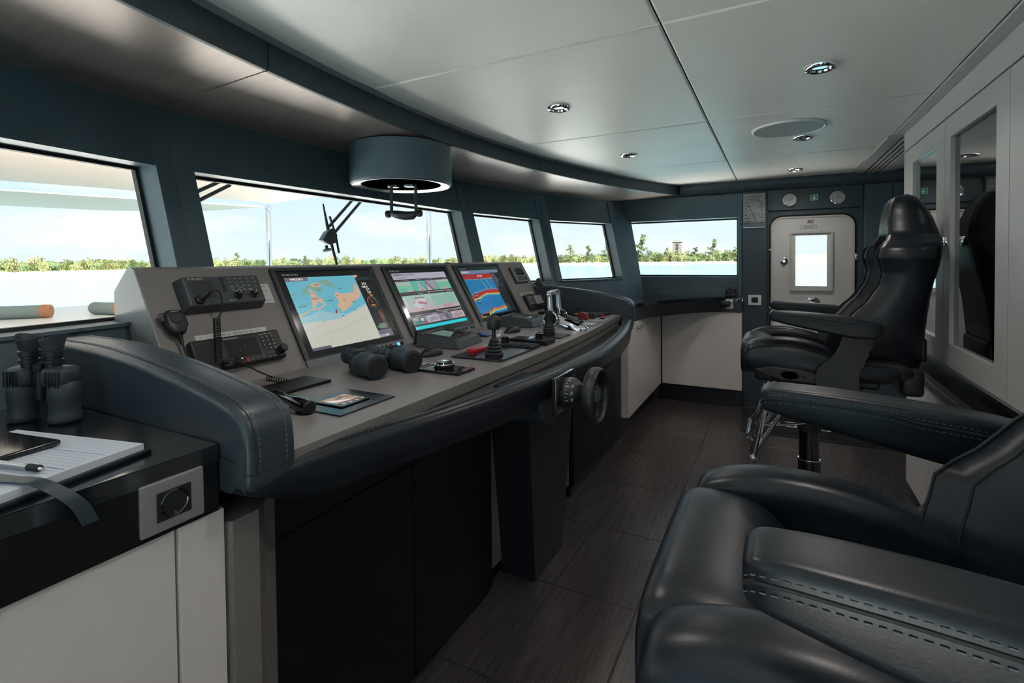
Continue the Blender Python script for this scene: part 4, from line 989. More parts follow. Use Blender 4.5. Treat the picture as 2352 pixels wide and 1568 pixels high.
# binoculars
def barrel(bm, prof, M, seg=26): lathe(bm, prof, seg, M)
def binoculars(label, M, standing=False):
    b = thing('binoculars', label, 'binoculars', M)
    # local: optical axis along -y (objectives towards -y), x across, z up ; radius .032
    for s, tl in ((-1, .035), (1, -.035)):
        Mx = frame((s * .062, -.058, .0355), (1, 0, 0), (0, 0, 1))
        bm = nb(); lathe(bm, [(.024, 0), (.0275, .0), (.034, .0), (.0355, .004), (.0355, .014), (.033, .018), (.0335, .045), (.036, .06), (.037, .08), (.034, .098), (.028, .104), (0, .104)], 30, Mx @ Matrix.Rotation(PI, 4, 'X') @ T(0, 0, -.104) if 0 else frame((s * .062, -.075, .0355), (1, 0, 0), (0, 0, -1)))
        obj('objective_barrel', bm, 'rubber_blue', b)
        bm = nb(); lathe(bm, [(0, .002), (.0285, .002), (.030, -.002), (.0285, -.004), (0, -.004)], 26, frame((s * .062, -.075, .0355), (1, 0, 0), (0, 0, -1))); obj('lens_cap', bm, 'rubber', b)
        obj('prism_housing', bx((s * .052 - .036, .015, .004), (s * .052 + .036, .070, .068), .018, 4), 'rubber_blue', b)
        for k in range(5): obj('grip_rib', bx((s * .062 - .020 + k * .009, .018, .067), (s * .062 - .0165 + k * .009, .060, .0705), .001, 1), 'rubber', b)
        bm = nb(); lathe(bm, [(.018, 0), (.018, .010), (.0225, .012), (.0225, .020), (.019, .022), (.019, .028), (.0235, .030), (.0235, .042), (.019, .046), (0, .044)], 26, frame((s * .036, .068, .040), (1, 0, 0), (0, 0, -1)) ); obj('eyepiece', bm, 'black_plastic', b)
        bm = nb(); n = 28; R0 = []
        for (r, h) in ((.020, .045), (.0225, .052), (.029, .074), (.0275, .075), (.0205, .056), (.018, .048)):
            R0.append([V((s * .036 + r * math.cos(2 * PI * k / n), .068 + h + (.014 * max(0, -math.sin(2 * PI * k / n + s * .5) if 0 else s * math.cos(2 * PI * k / n)) if h > .055 else 0), .040 + r * math.sin(2 * PI * k / n))) for k in range(n)])
        obj('eye_cup', loft(bm, R0, True, False), 'rubber_blue', b)
    bm = nb(); cyl(bm, (0, -.02, .044), (0, .066, .044), .011, 18, bev=.003); box(bm, (-.03, .022, .034), (.03, .055, .052), .008, 2); obj('bridge', bm, 'black_plastic', b)
    bm = nb(); cyl(bm, (0, .056, .046), (0, .078, .046), .0135, 20, bev=.002); obj('focus_wheel', bm, 'rubber', b)
    return b
mat('rubber_blue', (.035, .045, .056), .5, bump=(500, .1, .0004))
binoculars('dark rubber binoculars lying on the console desk under the chart monitor', DESK(-1.222, 1.335, -.30) @ Matrix.Scale(1.12, 4))
binoculars('large dark binoculars standing upright on the left worktop beside the padded bolster', frame((-1.452, .492, 1.0665), (.72, .28, 0), (0, 0, 1)) @ T(0, 0, -.032) @ Matrix.Scale(.84, 4))
# grey tilted control displays
def ctrl(label, X, Y, rot):
    c = thing('control_unit', label, 'control unit', DESK(X, Y, rot))
    W, D = .118, .115
    o = obj('housing', hexa(nb(), [(-W - .006, -D, 0), (W + .006, -D, 0), (W + .006, D, 0), (-W - .006, D, 0), (-W + .008, -D + .02, .040), (W - .008, -D + .02, .040), (W - .008, D - .008, .062), (-W + .008, D - .008, .062)]), 'grey_plastic', c, smooth=False)
    d = o.modifiers.new('bevel', 'BEVEL'); d.width = .006; d.segments = 3
    sl_ = math.atan2(.022, 2 * D - .028); Mf = T(0, .006, .051) @ Matrix.Rotation(sl_, 4, 'X')
    bm = nb(); ringplate(bm, rr(-.098, -.074, .070, .078, .006, 3), rr(-.085, -.062, .058, .066, .004, 3), -.001, .004); obj('display_frame', bm, 'dark_bezel', c, Mf)
    obj('display', bx((-.085, -.062, .0), (.058, .066, .0012)), 'black_gloss', c, Mf, smooth=False)
    for k in range(5): obj('key', bx((.080, -.070 + k * .030, -.001), (.097, -.052 + k * .030, .004), .003), 'rubber', c, Mf)
    return c
ctrl('grey wedge shaped control display in front of the camera monitor', -1.352, 1.93, .10)
ctrl('grey wedge shaped control display in front of the sonar monitor', -1.355, 2.70, .10)
# computer mice
def mouse(label, X, Y, rot):
    m = thing('computer_mouse', label, 'computer mouse', DESK(X, Y, rot))
    rings = []
    for k in range(15):
        t = k / 14; y = -.058 + .116 * t; wv = .033 * (math.sin(PI * min(.985, max(.015, t))) ** .42); h = .036 * (math.sin(PI * min(.98, max(.02, t * .86 + .10))) ** .6)
        rings.append([(wv * math.cos(a) if a > 0 else wv * math.cos(a), y, h * max(0, math.sin(a)) ** .8) for a in [PI * q / 12 for q in range(13)]])
    obj('body', loft(nb(), rings), 'black_plastic', m, ang=60)
    bm = nb(); cyl(bm, (-.003, .03, .026), (.003, .03, .026), .008, 14); obj('scroll_wheel', bm, 'dark_chrome', m)
    return m
mouse('black computer mouse against the near grey control display', -1.262, 1.665, 1.35); mouse('black computer mouse against the far grey control display', -1.265, 2.395, 1.35)
# trackball panel
tb = thing('trackball_panel', 'narrow black glass panel with chrome ringed dial near the desk edge', 'control panel', DESK(-1.06, 1.455))
obj('plate', bx((-.055, -.113, 0), (.050, .117, .010), .003), 'black_gloss', tb)
bm = nb(); lathe(bm, [(.037, .010), (.038, .020), (.032, .026), (.030, .030), (.026, .034), (0, .036)], 32, T(0, -.015, 0)); obj('dial', bm, 'black_gloss', tb)
bm = nb(); torus(bm, .034, .0032, 36, 8, T(0, -.015, .0245)); obj('chrome_ring', bm, 'chrome', tb)
bm = nb(); lathe(bm, [(.016, .034), (.016, .037), (0, .038)], 24, T(0, -.015, 0)); obj('ball', bm, 'chrome', tb)
printed('touch_keys', tb, [(rect(-.04 + a * .026, .045 + b * .022, -.018 + a * .026, .062 + b * .022), c) for a, b, c in ((0, 0, lin(95, 65, 55)), (1, 0, lin(60, 60, 60)), (2, 0, lin(55, 62, 60)), (0, 1, lin(45, 45, 48)), (1, 1, lin(50, 50, 52)), (2, 1, lin(45, 45, 48)))], 'ink_print', z=.0103)
# joystick panel with alarm lamps
jp = thing('joystick_panel', 'square black panel with a tall rubber booted joystick and red and green push buttons', 'joystick', DESK(-1.045, 1.792))
obj('plate', bx((-.13, -.117, 0), (.14, .117, .008), .004), 'panel_navy', jp)
bm = nb(); prof = [(.036, .008)]
for k in range(5):
    r = .036 - k * .0045; z = .018 + k * .013
    prof += [(r, z), (r + .002, z + .004), (r - .004, z + .010), (r - .006, z + .012)]
prof += [(.008, .085), (.008, .088), (0, .088)]; lathe(bm, prof, 30, T(-.082, -.058, 0)); obj('rubber_boot', bm, 'rubber', jp)
bm = nb(); cyl(bm, (-.082, -.058, .08), (-.082, -.058, .125), .0075, 14); obj('shaft', bm, 'dark_chrome', jp)
bm = nb(); lathe(bm, [(0, .118), (.021, .118), (.026, .122), (.028, .146), (.0275, .158), (.022, .168), (.012, .173), (0, .174)], 30, T(-.082, -.058, 0)); obj('handle_knob', bm, 'black_plastic', jp)
bm = nb(); lathe(bm, [(.016, .008), (.016, .014), (.0215, .016), (.0215, .026), (.018, .030), (0, .031)], 26, T(-.055, .062, 0)); obj('stop_button', bm, 'red', jp)
o = obj('alarm_button', bx((-.012, .050, .008), (.062, .084, .022), .003), 'red', jp)
bm = nb(); lathe(bm, [(.019, .008), (.019, .015), (.017, .017), (0, .017)], 24, T(.10, .085, 0)); obj('start_button', bm, 'green', jp)
printed('legend', jp, [(rect(-.11, -.105, -.06, -.100), lin(150, 150, 150)), ([(-.01, -.06), (.0, -.045), (-.004, -.04), (-.016, -.055)], lin(190, 190, 190)), ([(-.12, -.01), (-.112, -.012), (-.106, .01), (-.112, .012)], lin(190, 190, 190)), (rect(.0, -.105, .09, -.098), lin(150, 150, 150)), (rect(-.02, -.015, .015, .0), lin(190, 190, 190)), (rect(.10, -.09, .125, -.082), lin(170, 170, 170))], 'ink_print', z=.0083)
# smartphone and small keyring fish
ph = thing('smartphone', 'black smartphone lying behind the joystick on the desk', 'phone', DESK(-1.375, 2.215, .10))
obj('body', bx((-.040, -.072, 0), (.040, .075, .009), .004), 'black_gloss', ph); obj('screen', bx((-.037, -.066, .0088), (.037, .069, .0094)), 'screen_black', ph)
kf = thing('key_fob', 'tiny white fish shaped key fob beside the smartphone', 'key fob', DESK(-1.235, 2.19, .3))
rings = [[(x, r * math.cos(a), .012 + r * .8 * math.sin(a)) for a in [2 * PI * q / 12 for q in range(12)]] for x, r in ((-.035, .002), (-.028, .010), (-.012, .013), (.006, .010), (.018, .004))]
obj('body', loft(nb(), rings), 'white_plastic', kf)
obj('tail', prism(nb(), [(.016, .012), (.045, .034), (.040, .014), (.048, -.004)], -.002, .002, f=lambda u, v, h: (u, h, v), bev=.0006), 'white_plastic', kf)
obj('red_mark', bx((-.012, -.0138, .006), (-.004, -.0118, .012)), 'red', kf)
# dial pads
def dialpad(name, label, X, Y, W, D, h, kx, ky, glass, rot=0):
    d = thing(name, label, 'control panel', DESK(X, Y, rot))
    obj('plate', bx((-W, -D, 0), (W, D, h), .003), 'black_plastic' if not glass else 'panel_black', d)
    bm = nb(); lathe(bm, [(.021, h), (.021, h + .006), (.019, h + .008), (.019, h + .028), (.016, h + .030), (0, h + .030)], 28, T(kx, ky, 0)); obj('dial', bm, 'black_gloss', d)
    bm = nb(); torus(bm, .019, .0015, 30, 6, T(kx, ky, h + .026)); obj('dial_ring', bm, 'chrome', d)
    return d
d1 = dialpad('autopilot_pad', 'slim black keypad with a dial at its forward end, right of the joystick', -1.035, 1.985, .045, .105, .016, .02, .062, False, .0)
for a in range(2):
    for b in range(4): obj('key', bx((-.036 + a * .037, -.090 + b * .029, .0155), (-.003 + a * .037, -.066 + b * .029, .019), .002, 1), 'rubber', d1)
d2_ = dialpad('bow_thruster_pad', 'flat black box with a single dial at its near end', -1.018, 2.118, .052, .100, .022, .012, -.035, True)
obj('glare_plate', bx((-.046, .0, .0218), (.046, .092, .0228)), 'black_gloss', d2_)
# second joystick
j2 = thing('side_joystick', 'short black booted joystick on a thin dark plate', 'joystick', DESK(-1.005, 2.345))
obj('plate', bx((-.062, -.068, 0), (.07, .066, .007), .002), 'panel_navy', j2)
bm = nb(); lathe(bm, [(.030, .007), (.031, .03), (.028, .034), (.030, .040), (.026, .048), (.028, .054), (.019, .070), (.016, .085), (.018, .092), (.018, .125), (.014, .132), (0, .133)], 28, T(-.008, .018, 0)); obj('rubber_boot', bm, 'rubber', j2)
# chrome twin throttle
th = thing('throttle_control', 'polished chrome twin lever engine throttle on the console desk', 'throttle', DESK(-1.06, 2.62, .0))
rings = []
for y, wv, h in ((.13, .035, .02), (.115, .052, .040), (.06, .060, .085), (.01, .060, .075), (-.05, .058, .055), (-.10, .052, .035), (-.135, .040, .018), (-.145, .025, .008)):
    rings.append([(wv * math.copysign(abs(math.cos(a)) ** .6, math.cos(a)), y, h * math.sin(a) ** .55 if math.sin(a) > 1e-6 else 0) for a in [PI * q / 14 for q in range(15)]])
obj('housing', loft(nb(), rings), 'chrome', th, ang=60)
for s in (-1, 1):
    bm = nb(); cyl(bm, (s * .050, .045, .062), (s * .076, .045, .062), .044, 32, bev=.004); dd_ = obj('lever_disc', bm, 'dark_chrome', th)
    bm = nb(); torus(bm, .040, .004, 32, 8, frame((s * .076, .045, .062), (0, 1, 0), (0, 0, 1))); obj('disc_ring', bm, 'chrome', th)
    bm = nb(); tube(bm, [(s * .062, .045, .08), (s * .062, .052, .13), (s * .060, .055, .19)], [.016, .015, .013], 12); box(bm, (s * .062 - .012, .044, .185), (s * .062 + .012, .068, .205), .004); obj('lever', bm, 'chrome', th)
    bm = nb(); cyl(bm, (s * .068, .057, .205), (s * .006, .057, .209), .015, 18, bev=.005); obj('lever_grip', bm, 'chrome', th)
cd = obj('badge', bx((-.0815, .026, .043), (-.079, .070, .083), .001), 'black_gloss', th)
text('CAT', th, 0, 0, .022, 'ink_white', 0, 'CENTER', M=frame((-.0818, .047, .060), (0, -1, 0), (0, 0, 1))); obj('badge_mark', bx((-.0822, .042, .046), (-.0812, .057, .057)), 'yellow', th)
Mk = T(0, -.062, .058) @ Matrix.Rotation(math.radians(22), 4, 'X'); obj('key_panel', bx((-.040, -.05, -.002), (.040, .042, .004), .006, 3), 'black_gloss', th, Mk)
for a in range(2):
    for b in range(4): obj('key', bx((-.028 + a * .032, -.040 + b * .020, .003), (-.006 + a * .032, -.026 + b * .020, .007), .002, 1), 'grey_plastic', th, Mk)
# rotary and switch panels at the right end
kn = thing('rotary_panel', 'small silver plate with a large black rotary knob', 'control panel', DESK(-1.02, 2.845))
obj('plate', bx((-.055, -.075, 0), (.055, .075, .010), .003), 'alu', kn)
bm = nb(); lathe(bm, [(.034, .010), (.036, .016), (.030, .022), (.031, .030), (.026, .036), (0, .037)], 24, T(0, .035, 0)); obj('knob', bm, 'black_gloss', kn)
sp_ = thing('switch_panel', 'silver plate with toggle switches and a flip up red cover', 'control panel', DESK(-1.03, 3.055))
obj('plate', bx((-.085, -.085, 0), (.085, .085, .010), .003), 'alu', sp_)
obj('safety_cover', prism(nb(), [(.02, .012), (.085, .012), (.085, .05), (.06, .058), (.03, .05)], -.055, -.01, f=lambda u, v, h: (h, u, v), bev=.004), 'dark_red', sp_)
for x, y, m_ in ((.02, .01, 'black_gloss'), (.04, .035, 'black_gloss'), (.04, -.05, 'red')):
    bm = nb(); cyl(bm, (x, y, .010), (x, y, .016), .016, 16); obj('switch_base', bm, 'rubber', sp_)
    bm = nb(); tube(bm, [(x, y, .014), (x + .004, y, .03), (x + .006, y, .042)], [.005, .006, .0075], 10); obj('toggle', bm, m_, sp_)
kb = thing('keyboard', 'black ridged compact keyboard lying at the right end of the desk', 'keyboard', DESK(-1.13, 3.335, -.22))
obj('body', bx((-.125, -.085, 0), (.105, .085, .012), .003), 'black_plastic', kb)
for r in range(8):
    obj('key_row', bx((-.118, -.078 + r * .0195, .0118), (.098, -.062 + r * .0195, .017), .002, 1), 'grey_plastic', kb)
obj('yellow_label', bx((-.122, .060, .0168), (-.085, .078, .0175)), 'yellow', kb)
rm = thing('remote_control', 'ribbed black remote pad behind the keyboard', 'remote control', DESK(-1.285, 3.34, -.25))
obj('body', bx((-.055, -.075, 0), (.055, .075, .022), .008, 3), 'black_plastic', rm)
for r in range(7): obj('rib', bx((-.048, -.060 + r * .018, .0215), (.048, -.051 + r * .018, .025), .001, 1), 'rubber', rm)
r2_ = thing('remote_control', 'long black remote with small keys leaning near the right end bolster', 'remote control', DESK(-1.43, 3.30, -.35))
obj('body', bx((-.045, -.085, 0), (.045, .085, .018), .006, 3), 'rubber', r2_)
for a in range(3):
    for b in range(5): obj('key', bx((-.032 + a * .024, -.07 + b * .028, .0178), (-.018 + a * .024, -.054 + b * .028, .021), .002, 1), 'grey_plastic', r2_)
j3 = thing('search_light_joystick', 'stubby black joystick with a pale base behind the throttle', 'joystick', DESK(-1.30, 2.985))
obj('plate', bx((-.095, -.055, 0), (.085, .055, .022), .006), 'panel_navy', j3)
obj('top_plate', bx((-.06, -.03, .0215), (.075, .045, .0235), .001), 'strip_grey', j3)
bm = nb(); lathe(bm, [(.020, .022), (.018, .03), (.009, .04), (.010, .09), (.014, .10), (.014, .118), (0, .12)], 20, T(-.02, .01, 0)); obj('stick', bm, 'rubber', j3)
ck = thing('star_knob_panel', 'pair of small black star knobs on a dark plate left of the throttle', 'control panel', DESK(-1.205, 2.93))
obj('plate', bx((-.07, -.035, 0), (.05, .03, .008), .002), 'black_gloss', ck)
for x in (-.045, .01):
    bm = nb(); n = 16; lathe(bm, [(.013, .008), (.016, .018), (.020, .022), (.019, .032), (0, .036)], n, T(x, 0, 0)); obj('knob', bm, 'black_gloss', ck)
dc = thing('antenna_stub', 'little black antenna stub standing by the chart monitor corner', 'antenna', DESK(-1.50, 1.86))
bm = nb(); cyl(bm, (0, 0, 0), (0, 0, .010), .012, 16, bev=.002); obj('foot', bm, 'rubber', dc)
bm = nb(); tube(bm, [(0, 0, .008), (.0, 0, .04), (.004, -.004, .062)], [.007, .006, .005], 10); obj('stub', bm, 'rubber', dc)

# =================================================================== LEFT WORKTOP ITEMS
A_, B_ = (-.975, -.222, 0), (.222, -.975, 0)
nbk = thing('notebook', 'open lined notebook with black cover on the left worktop', 'notebook', frame((-1.032, .490, 1.0), A_, B_))
obj('cover', bx((-.010, -.008, 0), (.34, .31, .008), .003), 'leather', nbk)
bm = nb(); loft(bm, [[(x, 0, .008), (x, 0, .019), (x, .12, .0215), (x, .30, .019), (x, .30, .008)] for x in (0, .33)]); pg = obj('pages', bm, 'paper', nbk)
printed('ruling', nbk, [(rect(.006, .010 + k * .0105, .32, .0106 + k * .0105 + (.0012 if k in (5, 11) else 0)), lin(130, 150, 185)) for k in range(26)], 'ink_print', M=Matrix.Rotation(math.atan2(.0025, .12), 4, 'X') @ T(0, 0, .0193))
bm = nb(); P = cr_spline([(-1.20, .27, 1.0235), (-1.052, .303, 1.0240), (-1.012, .315, 1.0245), (-.985, .322, 1.024), (-.962, .335, 1.012), (-.950, .350, .994), (-.947, .362, .975), (-.949, .374, .945)], 8)
loft(bm, [[p + V((0, .011, 0)), p + V((0, -.011, 0)), p + V((.001, -.011, .0012)), p + V((.001, .011, .0012))] for p in P]); tag(obj('bookmark_ribbon', bm, 'leather_band'), 'dark ribbon bookmark hanging from the notebook over the worktop edge', 'ribbon')
ph2 = thing('smartphone', 'dark blue smartphone lying on the open notebook pages', 'phone', frame((-1.154, .415, 1.022), (-.985, -.17, 0), (.17, -.985, 0)))
obj('body', bx((0, 0, 0), (.165, .09, .010), .004, 3), 'black_gloss', ph2); obj('screen', bx((.004, .004, .0098), (.161, .086, .0104)), 'screen_black', ph2)
pn = thing('pen', 'silver ballpoint pen with black grip lying on the notebook', 'pen', frame((-1.019, .345, 1.0285), (-.971, -.238, 0), (.238, -.971, 0)))
bm = nb(); cyl(bm, (.035, 0, 0), (.15, 0, 0), .0052, 14); obj('barrel', bm, 'alu', pn)
bm = nb(); cyl(bm, (.012, 0, 0), (.036, 0, 0), .0054, 14); obj('grip', bm, 'rubber', pn)
bm = nb(); tube(bm, [(0, 0, 0), (.003, 0, 0), (.013, 0, 0)], [.0006, .0012, .0042], 12); obj('tip', bm, 'chrome', pn)

# =================================================================== FAR WALL ITEMS
po = thing('info_poster', 'framed acrylic notice sheet of ship particulars on the dark pillar', 'poster', FAR(-.168, 1.781, 5.018))
obj('backing', bx((-.088, -.152, 0), (.088, .152, .003), .001), 'label_white', po)
it = [(rect(-.086, -.150, .086, .150), lin(165, 165, 165)), (rect(-.086, -.02, .086, .03), lin(180, 182, 184)), (rect(-.086, -.15, .086, -.105), lin(110, 118, 126)), ([(-.076, .112), (-.070, .112), (.022, -.105), (.016, -.105)], lin(95, 95, 98))]
for k, y in enumerate((.066, .05, .034, .017, .002, -.015, -.045, -.073, -.1, -.12)):
    it += [(rect(-.080, y, -.080 + (.014, .012, .044, .022, .045, .016, .022, .04, .05, .034)[k], y + .005), lin(45, 45, 48)), (rect(.074 - (.034, .024, .024, .042, .02, .032, .02, .028, .02, .02)[k], y + .006, .074, y + .011), lin(60, 60, 62))]
it += [(rect(-.052, .098, .045, .103), lin(70, 70, 72)), (rect(-.050, .082, .046, .087), lin(70, 70, 72))]
pr = printed('sheet', po, it, 'ink_print', z=.0033)
text('CURFEW II', pr, -.077, .116, .022, 'ink', .0038, sx=1.28, shear=.15)
obj('acrylic', bx((-.090, -.155, .0045), (.090, .154, .006), .001), 'clear_film', po, smooth=False)
obj('lower_rail', bx((-.090, -.157, 0), (.090, -.152, .008), .001), 'chrome', po)
sw2 = thing('light_switch', 'white framed double light switch on the dark pillar', 'light switch', FAR(-.164, .971, 5.019))
bm = nb(); ringplate(bm, rr(-.053, -.046, .053, .046, .004, 3), rr(-.027, -.024, .027, .024, .002, 3), 0, .009); obj('frame', bm, 'white_plastic', sw2)
for x in (-.0265, .0005): obj('rocker', bx((x, -.0235, .0), (x + .026, .0235, .010), .001, 1), 'black_plastic', sw2)
def gauge(label, X, hand):
    g_ = thing('wall_gauge', label, 'gauge', FAR(X, 1.853, 5.029), 'round chrome gauges above the door')
    bm = nb(); lathe(bm, [(.0585, 0), (.0585, .012), (.055, .020), (.050, .021), (.047, .015), (.047, .0)], 44); obj('case', bm, 'chrome', g_)
    bm = nb(); lathe(bm, [(0, .012), (.048, .012), (.048, .008), (0, .008)], 40); f_ = obj('dial', bm, 'label_white', g_)
    bm = nb()
    for k in range(24):
        a = 2 * PI * k / 24; tube(bm, [(.040 * math.cos(a), .040 * math.sin(a), .0125), (.045 * math.cos(a), .045 * math.sin(a), .0125)], .0007, 4)
    obj('scale', bm, 'ink', g_)
    bm = nb(); a, b = hand; tube(bm, [(-.012 * math.cos(a), -.012 * math.sin(a), .0135), (.042 * math.cos(a), .042 * math.sin(a), .0135)], .0012, 4); tube(bm, [(0, 0, .014), (.034 * math.cos(b), .034 * math.sin(b), .014)], .0009, 4); cyl(bm, (0, 0, .012), (0, 0, .016), .003, 10); obj('hand', bm, 'ink', g_)
    obj('maker_mark', bx((-.010, .012, .0121), (.008, .015, .0125)), 'cabinet_edge', g_)
    bm = nb(); lathe(bm, [(0, .0185), (.047, .0175), (.047, .0168), (0, .0178)], 36); obj('glass', bm, 'clear_film', g_)
gauge('round chrome gauge with slanted hand above the door, next to the pillar', .113, (.9, .9)); gauge('round chrome gauge with level hand above the right side of the door', .467, (0.0, 3.2))
es = thing('exit_sign', 'small green sign with white downward arrow above the door', 'sign', FAR(.2955, 1.868, 5.028))
obj('plate', bx((-.0285, -.024, 0), (.0285, .024, .0015), .0005), 'white_plastic', es)
printed('symbol', es, [(rect(-.025, -.0205, .025, .0205), lin(20, 135, 95)), (rect(-.0045, -.006, .0045, .016), lin(225, 235, 230)), ([(-.016, -.002), (-.016, .004), (0, -.010), (.016, .004), (.016, -.002), (0, -.017)], lin(225, 235, 230))], 'ink_print', z=.002)
so2 = socket('power_socket', 'white power socket with black plug under the far window ledge', FAR(-.385, .942, 4.866), .106, .086, 'white_plastic', False)
obj('insert', bx((-.03, -.026, .0085), (.03, .026, .011), .002), 'black_plastic', so2)
pg2 = thing('charger_plug', 'black charger plug pushed into the white far socket', 'charger', FAR(-.392, .948, 4.854))
obj('body', bx((-.038, -.020, 0), (.038, .022, .05), .006, 3), 'black_plastic', pg2)
bm = nb(); tube(bm, cr_spline([(.036, 0, .025), (.06, .01, .03), (.065, .035, .028), (.070, .055, .010)], 6), .0025, 8); obj('cable', bm, 'rubber', pg2)
bm = nb(); cyl(bm, (0, -.018, .02), (0, -.034, .02), .014, 16, bev=.003); obj('pin_block', bm, 'rubber', pg2)
bc = thing('charging_cradle', 'small black charging cradle on the far worktop by the window post', 'charger', T(-.36, 4.985, 1.0))
obj('base', bx((-.046, -.045, 0), (.046, .045, .03), .008, 3), 'black_plastic', bc); obj('back', bx((-.044, .0, .02), (.044, .042, .085), .010, 3), 'black_plastic', bc)
bm = nb(); cyl(bm, (0, .0, .052), (0, -.012, .052), .026, 24, bev=.003); obj('cup', bm, 'rubber', bc)
for x in (-.028, .028): obj('led', bx((x - .003, -.003, .074), (x + .003, .001, .078)), 'white_plastic', bc)
# door mat
dm = thing('door_mat', 'black floor mat with pale lettering in front of the white door', 'mat', frame((.27, 4.60, 0), (-1, -.02, 0), (.02, -1, 0)))
obj('border', bx((-.52, -.33, 0), (.52, .33, .006), .003), 'rubber', dm); obj('pile', bx((-.48, -.29, .0055), (.48, .29, .009), .001), 'carpet', dm)
text('CURFEW', dm, 0, -.035, .20, 'ink_white', .0094, 'CENTER', sx=1.05, shear=0)

# =================================================================== OVERHEAD DRUM (periscope hood with compass reader)
od = thing('overhead_drum', 'dark padded round overhead drum with chrome ringed reader hanging from the soffit', 'compass hood', T(-1.735, 2.055, 0))
bm = nb(); lathe(bm, [(.243, 1.752), (.250, 1.746), (.258, 1.750), (.262, 1.762), (.262, 1.943), (.243, 1.943)], 72); obj('drum_skin', bm, 'leather_wall', od)
bm = nb(); lathe(bm, [(.205, 1.752), (.243, 1.745), (.250, 1.744), (.250, 1.752), (.243, 1.79), (.205, 1.79)], 72); obj('rim_ring', bm, 'alu', od)
bm = nb(); lathe(bm, [(0, 1.775), (.206, 1.775), (.206, 1.79), (0, 1.79)], 60); obj('inner_disc', bm, 'rubber', od)
bm = nb(); lathe(bm, [(.105, 1.772), (.112, 1.757), (.126, 1.756), (.130, 1.766), (.130, 1.776), (.105, 1.776)], 56); obj('reader_ring', bm, 'chrome', od)
bm = nb(); lathe(bm, [(0, 1.766), (.104, 1.768), (.104, 1.776), (0, 1.776)], 48); obj('reader_glass', bm, 'mirror', od)
for s in (-1, 1): obj('yoke_clip', bx((s * .046 - .024, -.024, 1.740), (s * .046 + .024, .024, 1.768), .003), 'dark_chrome', od)
for s in (-1, 1): obj('yoke_arm', bx((s * .068 - .005 + .01, -.012, 1.600), (s * .068 + .005 + .01, .012, 1.752), .002), 'dark_bezel', od, Matrix.Rotation(0, 4, 'Z'))
for s in (-1, 1):
    bm = nb(); cyl(bm, (s * .074 + .01, 0, 1.602), (s * .100 + .01, 0, 1.602), .019, 8, bev=.004); obj('clamp_knob', bm, 'black_plastic', od)
bm = nb(); tube(bm, [(-.058, 0, 1.605), (-.03, 0, 1.598), (.02, 0, 1.590), (.06, 0, 1.592), (.078, 0, 1.602)], [.016, .022, .024, .022, .014], 14); obj('mirror_body', bm, 'dark_bezel', od)
od.rotation_euler = (0, 0, .30)

